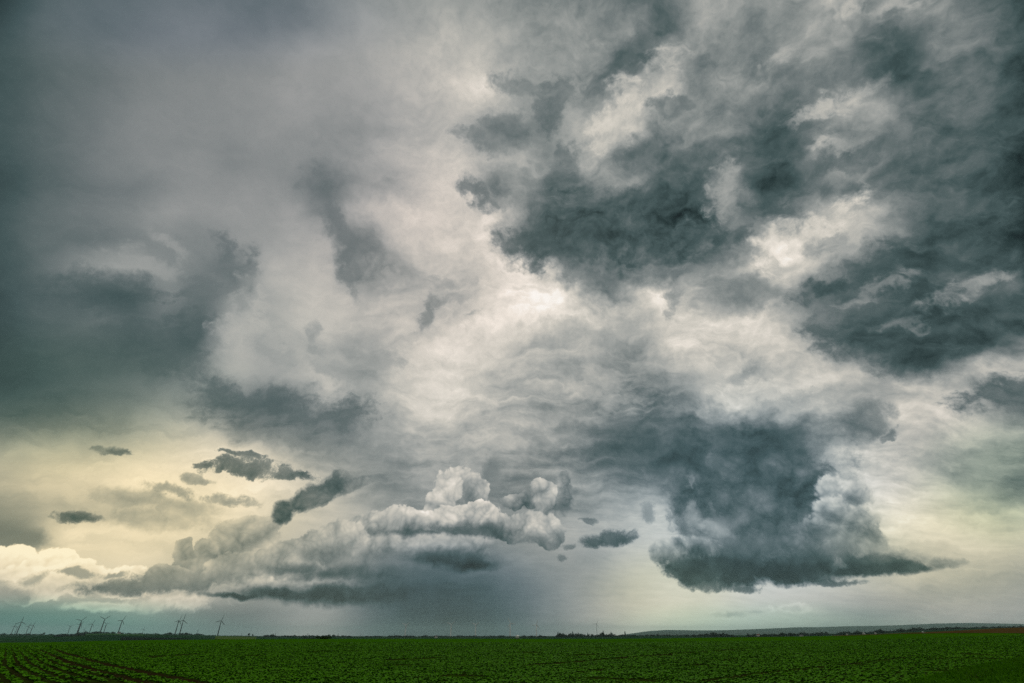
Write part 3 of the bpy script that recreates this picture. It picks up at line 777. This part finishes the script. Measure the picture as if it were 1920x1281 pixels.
def make_tree(name, h, w, seed, lmat, bmat, form='round', leaves=420):
    r = random.Random(seed)
    root = empty(name, (0, 0, 0))
    lobes = []
    if form == 'poplar':
        for k in range(7):
            t = k / 6; lobes.append((r.uniform(-.1, .1) * w, r.uniform(-.1, .1) * w, h * (0.2 + 0.72 * t), w * .5 * (0.75 + .5 * math.sin(math.pi * (t * .8 + .15))) * (1.05 - .7 * t * t), w * .45, h * .13))
    elif form == 'bush':
        for k in range(9): 
            a = r.uniform(0, 6.28); q = r.uniform(0, .36); lobes.append((math.cos(a) * q * w, math.sin(a) * q * w, h * r.uniform(.3, .62), w * r.uniform(.16, .26), w * r.uniform(.16, .26), h * r.uniform(.28, .42)))
    else:
        for k in range(11):
            a = r.uniform(0, 6.28); q = r.uniform(0, .32); lobes.append((math.cos(a) * q * w, math.sin(a) * q * w, h * r.uniform(.42, .84), w * r.uniform(.15, .24), w * r.uniform(.15, .24), h * r.uniform(.12, .2)))
    V, F, T = leaf_cloud(lobes, leaves, 0.075 * (w + h) * 0.5, seed)
    V[:, 2] = np.maximum(V[:, 2], 0.04 * h)
    mesh_np('crown', V, F, lmat, parent=root, vcol=T)
    bm = bmesh.new()
    tube(bm, [(0, 0, -0.3), (0.02 * w, 0, h * .25), (0, .02 * w, h * .6)], [0.035 * w + .03 * h * .5, 0.03 * w + .01 * h, 0.012 * h], 7)
    for k in range(5):
        a = r.uniform(0, 6.28); tube(bm, [(0, 0, h * (.25 + .05 * k)), (math.cos(a) * w * .15, math.sin(a) * w * .15, h * (.4 + .06 * k)), (math.cos(a) * w * .3, math.sin(a) * w * .3, h * (.5 + .07 * k))], [0.014 * h, .01 * h, .004 * h], 5)
    bm_obj('trunk', bm, bmat, parent=root)
    return root
def copy_tree(src):
    c = src.copy(); link(c)
    for ch in [o for o in bpy.data.objects if o.parent is src]:
        d = ch.copy(); link(d); d.parent = c
        for g2 in [o for o in bpy.data.objects if o.parent is ch]:
            e = g2.copy(); link(e); e.parent = d
    return c

def wood(px0, px1, Y, hpx, mat, label, seed, spiky=0.3, depth=160.0, dens=1.0):
    """a far belt of woodland read as one mass"""
    r = np.random.default_rng(seed)
    hm = hpx * Y * 0.00078
    n = int((px1 - px0) * 1.5 * dens) + 4
    V, F, T = [], [], []; base = 0
    for i in range(n):
        px = r.uniform(px0, px1); yy = Y + r.uniform(0, depth)
        x = float(tan_of(px)) * yy; z = tz(x, yy)
        prof = 0.72 + 0.5 * mnoise.noise((px * 0.09, seed * 1.7, 0.0)) + 0.25 * mnoise.noise((px * 0.4, seed, 2.0))
        edge = min(1.0, 0.35 + min(px - px0, px1 - px) / (0.12 * (px1 - px0) + 1.0))
        h = hm * max(0.3, prof) * edge * r.uniform(0.75, 1.15) * (1.35 if r.random() < spiky * .3 else 1.0)
        w = h * r.uniform(0.45, 0.8) + 2.0
        lob = [(x + r.uniform(-.3, .3) * w, yy + r.uniform(-.3, .3) * w, z + h * q, w * s, w * s, h * .3) for q, s in ((.3, .75), (.55, .7), (.78, .5))]
        v, f, t = leaf_cloud(lob, 60, h * 0.16, int(r.integers(1e9)))
        v[:, 2] = np.maximum(v[:, 2], z - 0.5)
        V.append(v); F.append(f + base); T.append(t); base += len(v)
    o = mesh_np('woodland', np.vstack(V), np.vstack(F), mat, vcol=np.concatenate(T))
    tag(o, label, 'woodland', kind='stuff')

# ------------------------------------------------------------------ wind turbines
def make_turbine(mat, H=100.0, R=42.0, thick=1.0):
    root = empty('wind_turbine', (0, 0, 0))
    bm = bmesh.new(); tube(bm, [(0, 0, -12), (0, 0, 0), (0, 0, H * .5), (0, 0, H - 1.5)], [q * thick for q in (4.3, 4.2, 3.3, 2.5)], 14); bm_obj('tower', bm, mat, root, True)
    bm = bmesh.new()
    tube(bm, [(0, 6.5, H + .5), (0, 6, H + .5), (0, 2, H + .6), (0, -3.2, H + .5), (0, -4.0, H + .4)], [1.2, 2.2, 2.7, 2.5, 1.8], 10)
    bm_obj('nacelle', bm, mat, root, True)
    bm = bmesh.new(); tube(bm, [(0, -4.05, H + .4), (0, -5, H + .4), (0, -6.6, H + .4), (0, -7.6, H + .4)], [2.0, 2.1, 1.5, .3], 10); hub = bm_obj('hub', bm, mat, root, True)
    for k in range(3):
        bm = bmesh.new(); a = 2 * math.pi * k / 3
        prof = [(0.5, 1.6, 1.4), (5, 2.2, 1.4), (9, 5.0, 1.0), (R * .45, 4.2, .7), (R * .75, 3.2, .5), (R * .97, 2.0, .3), (R, .9, .2)]
        rings = []
        for (rr, c, th) in prof:
            c *= thick * .88; th *= thick
            pts = [(-.35 * c, 0), (.1 * c, -th * .5), (.65 * c, 0), (.1 * c, th * .5)]
            tw = math.radians(18 * (1 - rr / R))
            ring = []
            for (u, v) in pts:
                uu = u * math.cos(tw) - v * math.sin(tw); vv = u * math.sin(tw) + v * math.cos(tw)
                ring.append(bm.verts.new((math.cos(a) * uu + math.sin(a) * rr, -5.6 + vv, -math.sin(a) * uu + math.cos(a) * rr)))
            rings.append(ring)
        for p, q in zip(rings, rings[1:]):
            for j in range(4): bm.faces.new((p[j], p[(j + 1) % 4], q[(j + 1) % 4], q[j]))
        bm.faces.new(rings[0][::-1]); bm.faces.new(rings[-1])
        b = bm_obj('blade', bm, mat, root, True); b.location = (0, 0, H + .4)
    return root
def place_turbine(src, first, px, hub_y, base_y, spin, yaw, label, group, H=100.0):
    """scaled so that base and hub stand where they should for a mast of about H metres"""
    s_h, s_b = float(slope_of(hub_y)), float(slope_of(base_y))
    Y = H / (s_h - s_b)
    x = float(tan_of(px)) * Y
    o = src if first else copy_tree(src)
    o.location = (x, Y, EYE + s_b * Y)
    o.rotation_euler = (0, 0, yaw)
    for ch in [c for c in bpy.data.objects if c.parent is o and c.name.startswith('blade')]:
        ch.rotation_euler = (0, spin, 0)
    tag(o, label, 'wind turbine', group)
    return o

def make_pylon(mat, H=38.0):
    root = empty('power_pylon', (0, 0, 0))
    bm = bmesh.new()
    for sx in (-1, 1):
        for sy in (-1, 1): tube(bm, [(sx * 3.2, sy * 3.2, -6), (sx * .9, sy * .9, H * .62), (sx * .35, sy * .35, H)], [.5, .42, .3], 5)
    for k in range(7):
        z0 = H * .09 * k; z1 = z0 + H * .09
        w0 = 3.2 - 2.3 * z0 / (H * .62); w1 = 3.2 - 2.3 * z1 / (H * .62)
        for s in (-1, 1):
            tube(bm, [(-w0, s * w0, z0), (w1, s * w1, z1)], [.2, .2], 4); tube(bm, [(w0, s * w0, z0), (-w1, s * w1, z1)], [.2, .2], 4)
            tube(bm, [(s * w0, -w0, z0), (s * w1, w1, z1)], [.2, .2], 4); tube(bm, [(s * w0, w0, z0), (s * w1, -w1, z1)], [.2, .2], 4)
    bm_obj('mast', bm, mat, root)
    for z, w in ((.68, 8.0), (.81, 6.4), (.93, 4.6)):
        bm = bmesh.new()
        for s in (-1, 1):
            tube(bm, [(s * .4, 0, H * z + 1.4), (s * w, 0, H * z)], [.28, .2], 4); tube(bm, [(s * .4, 0, H * z - .3), (s * w, 0, H * z)], [.28, .2], 4)
            tube(bm, [(s * w * .9, 0, H * z), (s * w * .9, 0, H * z - 2.0)], [.2, .2], 4)
        bm_obj('crossarm', bm, mat, root)
    return root

def make_house(wall_m, roof_m, win_m, w=14.0, d=9.0, h=5.0, rise=4.0):
    root = empty('farmhouse', (0, 0, 0))
    bm = bmesh.new()
    v = [bm.verts.new(p) for p in ((-w / 2, -d / 2, -1), (w / 2, -d / 2, -1), (w / 2, d / 2, -1), (-w / 2, d / 2, -1), (-w / 2, -d / 2, h), (w / 2, -d / 2, h), (w / 2, d / 2, h), (-w / 2, d / 2, h), (-w / 2, 0, h + rise), (w / 2, 0, h + rise))]
    for f in ((0, 1, 5, 4), (2, 3, 7, 6), (1, 2, 6, 9, 5), (3, 0, 4, 8, 7), (3, 2, 1, 0)): bm.faces.new([v[i] for i in f])
    bm_obj('wall', bm, wall_m, root)
    bm = bmesh.new()
    for s in (-1, 1):
        a = [bm.verts.new(p) for p in ((-w / 2 - .5, s * (d / 2 + .6), h - .35), (w / 2 + .5, s * (d / 2 + .6), h - .35), (w / 2 + .5, 0, h + rise + .15), (-w / 2 - .5, 0, h + rise + .15))]
        b = [bm.verts.new(p.co + Vector((0, 0, .3))) for p in a]
        bm.faces.new(a); bm.faces.new(b[::-1])
        for i in range(4): bm.faces.new((a[i], b[i], b[(i + 1) % 4], a[(i + 1) % 4]))
    rf = bm_obj('roof', bm, roof_m, root)
    bm = bmesh.new(); bmesh.ops.create_cube(bm, size=1.0, matrix=Matrix.Translation((w * .22, 1.0, h + rise + .2)) @ Matrix.Diagonal((1.0, 1.0, 2.2, 1))); bm_obj('chimney', bm, wall_m, rf)
    for k in (-.3, 0.02, .3):
        bm = bmesh.new(); bmesh.ops.create_cube(bm, size=1.0, matrix=Matrix.Translation((w * k, -d / 2 - .03, 2.4)) @ Matrix.Diagonal((1.5, .1, 1.7, 1))); bm_obj('window', bm, win_m, root)
    return root

def make_bale(mat):
    bm = bmesh.new(); n = 20; r = .7
    prof = [(-.68, .2), (-.66, .62), (-.6, .7), (0, .72), (.6, .7), (.66, .62), (.68, .2)]
    rings = [[bm.verts.new((x, math.cos(2 * math.pi * k / n) * q, math.sin(2 * math.pi * k / n) * q + .68)) for k in range(n)] for x, q in prof]
    for a, b in zip(rings, rings[1:]):
        for k in range(n): bm.faces.new((a[k], b[k], b[(k + 1) % n], a[(k + 1) % n]))
    bm.faces.new(rings[0]); bm.faces.new(rings[-1][::-1])
    return bm_obj('wrapped_bale', bm, mat, smooth=True)

def make_bird(mat, loc, span, yaw, bank, label):
    bm = bmesh.new()
    tube(bm, [(0, -.36, 0), (0, -.30, .01), (0, -.2, .02), (0, 0, .02), (0, .18, .01), (0, .34, 0), (0, .42, 0)], [.012, .05, .075, .085, .06, .03, .05], 10)
    for s in (-1, 1):
        sec = [(0.05, -.12, .14, .03), (.25, -.14, .12, .10), (.45, -.08, .12, .10), (.62, .02, .15, .05), (.75, .13, .17, 0)]
        top = []; bot = []
        for (x, y0, y1, z) in sec:
            top.append((bm.verts.new((s * x, y0, z + .012)), bm.verts.new((s * x, y1, z + .006)))); bot.append((bm.verts.new((s * x, y0, z - .008)), bm.verts.new((s * x, y1, z - .002))))
        for a, b, c, d in zip(top, top[1:], bot, bot[1:]):
            bm.faces.new((a[0], b[0], b[1], a[1])); bm.faces.new((c[0], c[1], d[1], d[0])); bm.faces.new((a[0], c[0], d[0], b[0])); bm.faces.new((a[1], b[1], d[1], c[1]))
        bm.faces.new((top[-1][0], bot[-1][0], bot[-1][1], top[-1][1]))
    o = bm_obj('bird', bm, mat, smooth=True)
    o.location = loc; o.rotation_euler = (0.1, bank, yaw); o.scale = (span / 1.5,) * 3
    tag(o, label, 'bird'); return o
def along(px, py, dist):
    v = (640.5 - py) / FPX; u = (px - 960.0) / FPX
    return Vector((0, 0, EYE)) + Vector((u, CP - v * SP, SP + v * CP)).normalized() * dist
def build_land():
    gm = build_ground()
    soil = plain('bare_soil', (0.018, 0.014, 0.004), (0.034, 0.026, 0.009), 2.5, 1.0, 0.0, 'Object', 0.6)
    crop_m = leaf_mat('crop_leaf', (0.052, 0.185, 0.001), (0.092, 0.270, 0.003), 0.8, 0.02)
    grass_m = leaf_mat('grass_blade', (0.044, 0.150, 0.002), (0.080, 0.220, 0.004), 0.8, 0.02)
    turf = plain('turf', (0.030, 0.105, 0.002), (0.044, 0.135, 0.003), 0.6, 1.0, 0.0)
    wood_m = leaf_mat('far_leaf', (0.012, 0.026, 0.010), (0.030, 0.052, 0.018), 0.8, 0.1)
    bush_m = leaf_mat('bush_leaf', (0.012, 0.036, 0.006), (0.034, 0.072, 0.012), 0.7, 0.15)
    bark = plain('bark', (0.03, 0.024, 0.018), (0.055, 0.045, 0.035), 3.0, 0.9, 0.1)
    tr = tracks()
    for k, w, nm in (('LA', 0.6, 'bare wheel track curving across the left corner, nearer one'), ('LB', 0.6, 'bare wheel track curving across the left corner, farther one'), ('RA', 0.7, 'brown wheel track crossing the middle of the field'), ('RB', 0.26, 'faint dark wheel track below the brown one'), ('RC', 0.28, 'faint dark wheel track nearest the right corner')):
        ribbon('wheel_track', tr[k], w, soil, label=nm)
    co = np.array(smooth_line(tr['CO'], 1.0, 5)); ct = np.gradient(co, axis=0); ct /= np.linalg.norm(ct, axis=1)[:, None]
    V = [(p[0] + t[1] * o_, p[1] - t[0] * o_, tz(p[0] + t[1] * o_, p[1] - t[0] * o_) + .004) for p, t in zip(co, ct) for o_ in (-0.2, 2, 5, 9, 14, 20, 26)]
    F = [(i * 7 + j, i * 7 + j + 1, (i + 1) * 7 + j + 1, (i + 1) * 7 + j) for i in range(len(co) - 1) for j in range(6)]
    tag(mesh_np('turf', V, F, turf, True), 'smooth turf under the grass in the right corner', kind='structure')
    stub = plain('stubble', (0.070, 0.046, 0.014), (0.100, 0.064, 0.022), 0.08, 1.0, 0.0)
    dry = plain('dry_margin', (0.13, 0.105, 0.022), (0.16, 0.135, 0.030), 0.1, 1.0, 0.0)
    # stubble on the rise to the right of the crop
    V = []; pxs = np.linspace(1690, 2080, 60)
    for u in np.linspace(0, 1, 7):
        for p in pxs:
            y0 = 218 - (p - 1660) * 0.25; Y = y0 + (232 - y0) * u; x = float(tan_of(p)) * Y; V.append((x, Y, tz(x, Y) + .06))
    F = [(i * 60 + j, i * 60 + j + 1, (i + 1) * 60 + j + 1, (i + 1) * 60 + j) for i in range(6) for j in range(59)]
    tag(mesh_np('stubble_field', V, F, stub, True), 'brown stubble strip along the crest at the right', kind='structure')
    patch('field_margin', 1560, 1712, 213, 221, dry, 0.10, 'dry yellow margin at the right end of the crop')
    # farmland beyond
    yel = plain('ripening_rape', (0.060, 0.105, 0.014), (0.08, 0.13, 0.018), 0.02, 1.0, 0.0)
    pale = plain('pale_meadow', (0.028, 0.085, 0.022), (0.036, 0.10, 0.026), 0.02, 1.0, 0.0)
    plough = plain('ploughed_land', (0.010, 0.018, 0.014), (0.016, 0.024, 0.018), 0.02, 1.0, 0.0)
    patch('rape_field', 405, 482, 2000, 3100, yel, 1.2, 'yellow-green field beyond the crop, left of the middle')
    patch('meadow', 120, 270, 2300, 3200, pale, 1.0, 'pale green meadow below the wind turbines')
    patch('ploughed_field', 102, 160, 2650, 3150, plough, 2.2, 'dark ploughed field under the left skyline')
    patch('ploughed_field', -60, 60, 1000, 1350, plough, 1.2, 'dark field at the left end of the valley')
    patch('ploughed_field', 230, 360, 1350, 1900, plough, 1.2, 'dark strip of field left of the yellow-green one')
    crop(tr, crop_m); verge(tr, grass_m)
    # woods on the skyline
    W = [(-40, 86, 3450, 3.0, 'far wood on the left skyline behind the first five turbines'), (84, 150, 3400, 2.2, 'low wood on the left skyline right of the first turbines'),
         (140, 216, 3380, 4.2, 'dark hilltop wood under the middle of the turbines'), (216, 300, 3450, 2.0, 'thin hedge on the skyline right of the hilltop wood'),
         (306, 384, 3400, 3.2, 'dark wood under the pair of turbines'), (384, 490, 3480, 1.2, 'low hedge behind the yellow-green field'),
         (494, 522, 3000, 5.0, 'taller wood right of the yellow-green field'), (520, 604, 3200, 3.6, 'wood on the skyline behind the shrub mound'), (560, 595, 2500, 3.0, 'reddish dark copse below the skyline wood'),
         (600, 662, 3200, 3.2, 'wood on the skyline right of the shrub mound'), (684, 722, 3300, 2.8, 'small wood left of the rain'), (726, 782, 3200, 4.2, 'dark wood at the left edge of the rain'),
         (784, 905, 3350, 3.2, 'long low wood under the rain'), (900, 966, 3300, 3.4, 'low wood right of the white turbines'), (976, 1026, 3000, 4.2, 'flat topped wood in the middle of the skyline'),
         (1036, 1164, 2900, 5.6, 'spiky wood right of the rain'), (1150, 1296, 3000, 3.6, 'dark wood under the bright gap'), (1284, 1380, 2800, 5.0, 'wood on the skyline at the right of the bright gap'),
         (1330, 1362, 2700, 7.5, 'tall block of wood standing above the right skyline'), (1352, 1500, 1900, 6.2, 'dark green belt of trees behind the crop edge at right'), (1400, 1560, 2700, 6.0, 'blue-green wood below the far hills'), (1480, 1640, 1700, 6.2, 'dark belt of trees under the far hills'),
         (1560, 1720, 2600, 6.0, 'wood climbing below the far hills'), (1690, 1830, 2900, 5.0, 'wood behind the brown stubble'), (1820, 1990, 3000, 3.6, 'low wood at the right end of the skyline')]
    for i, (a, b, Y, h, lab) in enumerate(W):
        wood(a, b, Y, h, wood_m, lab, i + 3, spiky=1.0 if 'spiky' in lab else 0.3)
    # single trees and bushes
    def put(o, px, Y, lab, grp=None, cat='tree', dz=0.0, s=1.0):
        p = at(px, Y); o.location = (p.x, p.y, p.z + dz); o.scale = (s, s, s); o.rotation_euler = (0, 0, rng.uniform(0, 6.28)); tag(o, lab, cat, grp)
    put(make_tree('shrub', 1.0, 5.4, 5, bush_m, bark, 'bush', 700), 610, 216, 'low dark shrub mound on the edge of the crop, left of the middle', cat='shrub', dz=-.05)
    put(make_tree('round_bush', 3.4, 5.2, 6, bush_m, bark, 'bush', 600), 1686, 420, 'round dark bush behind the left end of the brown stubble', cat='bush', dz=1.2)
    put(make_tree('round_bush', 2.6, 6.0, 7, bush_m, bark, 'bush', 600), 1769, 520, 'flat low bush behind the brown stubble', cat='bush', dz=1.0)
    put(make_tree('round_bush', 4.2, 11.0, 8, bush_m, bark, 'bush', 800), 1847, 520, 'widest dark bush on the right skyline', cat='bush', dz=1.0)
    put(make_tree('round_bush', 3.2, 6.0, 9, bush_m, bark, 'bush', 600), 1907, 520, 'dark bush nearest the right border of the view', cat='bush', dz=1.0)
    pop = make_tree('poplar_tree', 24, 6.5, 21, wood_m, bark, 'poplar', 300)
    rnd = make_tree('round_tree', 17, 13, 22, wood_m, bark, 'round', 300)
    P = [(1046, 1.0), (1074, 1.1), (1084, .9), (1102, .8), (1131, 1.15), (1146, .9), (1172, 1.0)]
    for i, (px, s) in enumerate(P):
        put(pop if i == 0 else copy_tree(pop), px, 2920, 'slim dark tree poking out of the spiky wood right of the rain', 'slim trees in the spiky wood', s=s)
    R_ = [(467, 'round tree on the skyline at the right end of the yellow-green field', 1.0), (474, 'smaller round tree beside the yellow-green field end', .75), (82, 'lone round tree right of the first five turbines', .9), (616, 'round tree on the skyline just right of the shrub mound', .8), (1403, 'round tree left of the red roofed house', 1.0), (1466, 'round tree in the dark belt left of the pale house', 1.1), (1655, 'round tree where the dark belt ends below the far hills', 1.0)]
    for i, (px, lab, s) in enumerate(R_):
        put(rnd if i == 0 else copy_tree(rnd), px, 3050 if px < 1300 else 1900, lab, s=s)
    # turbines
    dark = plain('turbine_grey', (0.05, 0.06, 0.06), (0.07, 0.08, 0.08), 0.05, 0.6, 0.3)
    white = plain('turbine_white', (0.78, 0.78, 0.76), (0.84, 0.84, 0.82), 0.05, 0.5, 0.4)
    tb = make_turbine(dark)
    L = [(20.5, 1174.2, 1190, .1, .5, 'leftmost dark wind turbine of the first five'), (27.0, 1176, 1190, 1.0, .4, 'second dark turbine from the left, the shortest of the first five'), (30.5, 1166, 1190.5, .0, .7, 'tall dark turbine above its neighbours in the first five'),
         (48.0, 1174.4, 1190.5, .3, .5, 'fourth dark turbine from the left, close before the fifth'), (55.5, 1172.4, 1190.5, .35, .5, 'fifth dark turbine, the right end of the first cluster'),
         (126.5, 1175, 1190, 1.05, .3, 'short dark turbine opening the middle cluster on its left'), (143.5, 1164, 1189.5, .75, .4, 'tall dark turbine at the left of the middle cluster'), (145.0, 1171, 1189.5, .55, .5, 'shorter turbine standing just behind the tall one in the middle cluster'),
         (166.5, 1170, 1188, .35, .4, 'slim dark turbine alone in the centre of the middle cluster'), (186.5, 1161, 1187.5, .95, .4, 'tallest dark turbine on the hilltop wood'), (193.0, 1170.3, 1187.5, 1.15, .4, 'short turbine beside the tallest on the hilltop wood'),
         (220.5, 1163.6, 1189, .42, 1.1, 'dark turbine standing alone right of the hilltop wood'), (328.0, 1164, 1190, .28, 1.1, 'left turbine of the close pair'), (336.5, 1163, 1190, .1, .5, 'right turbine of the close pair'), (408.5, 1164, 1192, .25, .6, 'single dark turbine above the yellow-green field')]
    for i, (px, hy, by, spin, yaw, lab) in enumerate(L):
        place_turbine(tb, i == 0, px, hy, by, spin, yaw, lab, 'dark turbines on the left skyline')
    for (px, hy, by, spin, lab) in ((155.2, 1183.5, 1191, .4, 'tiny far turbine low behind the middle cluster'), (266.5, 1183.2, 1191.5, .2, 'tiny far turbine on the skyline right of the hilltop wood'), (369, 1185.2, 1192, .3, 'tiny far turbine right of the close pair')):
        place_turbine(tb, False, px, hy, by, spin, .4, lab, 'tiny far turbines', H=70)
    wb = make_turbine(white, thick=1.45)
    for i, (px, hy, by, spin, lab) in enumerate(((759.5, 1179.5, 1195.5, 1.0, 'faint pale turbine at the left edge of the rain'), (845, 1178.5, 1195.5, .9, 'white turbine in front of the rain, left one of the two clear ones'), (891.5, 1179, 1195.5, .95, 'white turbine in front of the rain, right one of the two clear ones'), (956.5, 1177, 1195.5, -.45, 'faint white turbine right of the rain'), (1006, 1178.5, 1195.5, .3, 'faintest pale turbine, between the rain and the spiky wood'))):
        place_turbine(wb, i == 0, px, hy, by, spin, .15, lab, 'white turbines before the rain', H=70)
    place_turbine(make_turbine(plain('hazed_grey', (0.30, 0.31, 0.31), (0.34, 0.35, 0.35), 0.05, 0.6, 0.2), thick=0.5), True, 1119.5, 1178.5, 1193.5, .5, .3, 'thin dark turbine rising over the spiky wood', 'tiny far turbines', H=64)  # lighter grey puts the haze before this turbine into its colour
    # pylons
    steel = plain('galvanised_steel', (0.10, 0.105, 0.11), (0.14, 0.145, 0.15), 0.3, 0.5, 0.4)
    py = make_pylon(steel)
    for i, (px, h, lab) in enumerate(((453, 7, 'faint pylon over the right part of the yellow-green field'), (516.5, 7, 'faint pylon over the taller wood right of the yellow-green field'), (577, 8, 'pylon on the skyline left of the shrub mound'), (634, 7.5, 'pylon on the skyline right of the shrub mound'), (676.5, 7.5, 'dark pylon on the bare skyline left of the rain'), (739.5, 8, 'pylon over the dark wood at the rain edge'), (798.5, 6, 'faint pylon inside the rain, left of the white turbines'))):
        o = py if i == 0 else copy_tree(py)
        Y = 38.0 / (h * 0.00078); p = at(px, Y); o.location = (p.x, p.y, max(p.z, EYE + float(slope_of(1195)) * Y)); o.rotation_euler = (0, 0, .5)
        tag(o, lab, 'pylon', 'pylons along the skyline')
    # houses
    pw = plain('pale_render', (0.55, 0.52, 0.45), (0.64, 0.61, 0.54), 0.3, 0.8, 0.2); rr = plain('red_tiles', (0.20, 0.06, 0.04), (0.28, 0.09, 0.06), 0.5, 0.8, 0.2); gr = plain('grey_slate', (0.09, 0.09, 0.10), (0.14, 0.14, 0.15), 0.5, 0.7, 0.3); wn = plain('window_glass', (0.03, 0.035, 0.04), (0.05, 0.055, 0.06), 1.0, 0.15, 0.5)
    h1 = make_house(pw, gr, wn); p = at(1502, 1500); h1.location = (p.x, p.y, EYE + float(slope_of(1194.6)) * 1500); h1.scale = (.55,) * 3; tag(h1, 'pale house before the dark belt of trees under the far hills', 'house')
    h2 = make_house(pw, rr, wn); p = at(1421, 1800); h2.location = (p.x, p.y, EYE + float(slope_of(1192.8)) * 1800); h2.scale = (.6,) * 3; h2.rotation_euler = (0, 0, .5); tag(h2, 'red roofed house among the trees at the right', 'house')
    h3 = make_house(pw, gr, wn); p = at(222, 3300); h3.location = (p.x, p.y, p.z + 1); h3.rotation_euler = (0, 0, .4); tag(h3, 'pale house at the foot of the lone turbine by the hilltop wood', 'house')
    h4 = make_house(pw, gr, wn); p = at(818, 3150); h4.location = (p.x, p.y, p.z + 1); tag(h4, 'pale farmhouse on the skyline under the rain', 'house')
    # wrapped bales along the crop edge
    film = plain('white_film', (0.36, 0.37, 0.33), (0.46, 0.47, 0.42), 2.0, 0.35, 0.5, bump=0.2)
    bl = make_bale(film)
    for i, (px, Y, lab) in enumerate(((970, 214, 'white wrapped bale on the crop edge near the middle'), (1588, 219, 'pale bale on the dry margin, leftmost of the right-hand ones'), (1620, 219, 'pale bale in the middle of the dry margin'), (1642, 219, 'pale bale at the right end of the three on the dry margin'), (1732, 206, 'small pale bale by the brown stubble'))):
        o = bl if i == 0 else bl.copy()
        if i: link(o)
        p = at(px, Y); o.location = (p.x, p.y, p.z + .02); o.rotation_euler = (0, 0, (.2, .9, .1, .5, 1.2)[i]); sc_ = (.85, .45, .55, .45, .4)[i]; o.scale = (sc_,) * 3
        tag(o, lab, 'bale', 'pale bales along the field edge')
    feather = plain('dark_plumage', (0.02, 0.02, 0.02), (0.035, 0.033, 0.03), 8.0, 0.7, 0.2)
    make_bird(feather, along(912.3, 851.8, 130), 0.62, 0.25, 0.1, 'small dark bird flying above the white cumulus tower')
    make_bird(feather, along(1873.7, 418.4, 150), 0.55, -0.5, 0.2, 'tiny dark bird against the dark cloud at the right')

def build_haze():
    bm = bmesh.new(); bmesh.ops.create_cube(bm, size=1.0)
    m = bpy.data.materials.new('haze'); m.use_nodes = True; nt = m.node_tree; nt.nodes.clear()
    out = nt.nodes.new('ShaderNodeOutputMaterial'); v = nt.nodes.new('ShaderNodeVolumePrincipled')
    v.inputs['Color'].default_value = (0.66, 0.95, 0.94, 1); v.inputs['Density'].default_value = HAZE
    v.inputs['Anisotropy'].default_value = 0.0
    nt.links.new(v.outputs[0], out.inputs['Volume'])
    m.cycles.volume_sampling = 'DISTANCE'
    o = bm_obj('haze', bm, m); lo, hi = -70.0, 345.0
    o.scale = (61000, 61000, hi - lo); o.location = (0, 0, (lo + hi) / 2)
    tag(o, 'pale air over the farmland', kind='stuff')
HAZE = 3.0e-5
DENOISE = False
THRESH = 0.006

def main():
    build_world()
    build_land()
    if HAZE: build_haze()
    d = Vector((math.sin(-SUN_ROT) * math.cos(SUN_EL), math.cos(SUN_ROT) * math.cos(SUN_EL), math.sin(SUN_EL)))
    sl = bpy.data.lights.new('sun', 'SUN'); sl.energy = 0.85; sl.angle = math.radians(25); sl.color = (1.0, 0.95, 0.86)
    so = link(bpy.data.objects.new('sun', sl)); so.rotation_euler = (-d).to_track_quat('-Z', 'Y').to_euler(); so.location = (0, 0, 300)
    cd = bpy.data.cameras.new('camera'); cam = bpy.data.objects.new('camera', cd)
    link(cam); scene.camera = cam
    cd.sensor_width = 36.0; cd.lens = 36.0 * FPX / 1920.0
    cd.clip_start = 0.1; cd.clip_end = 200000
    cam.location = (0, 0, EYE + tz(0, 0.01)); cam.rotation_euler = (math.radians(90) + PITCH, 0, 0)
    vs = scene.view_settings; vs.view_transform = 'Standard'; vs.look = 'None'; vs.exposure = 0; vs.gamma = 1
    scene.render.engine = 'CYCLES'
    cy = scene.cycles
    cy.use_adaptive_sampling = True; cy.adaptive_threshold = THRESH; cy.adaptive_min_samples = 8
    cy.max_bounces = 3; cy.diffuse_bounces = 2; cy.glossy_bounces = 1; cy.transmission_bounces = 0; cy.volume_bounces = 0; cy.transparent_max_bounces = 4
    cy.use_denoising = DENOISE; cy.denoiser = 'OPENIMAGEDENOISE'; cy.denoising_input_passes = 'RGB_ALBEDO_NORMAL'; cy.denoising_prefilter = 'ACCURATE'
main()
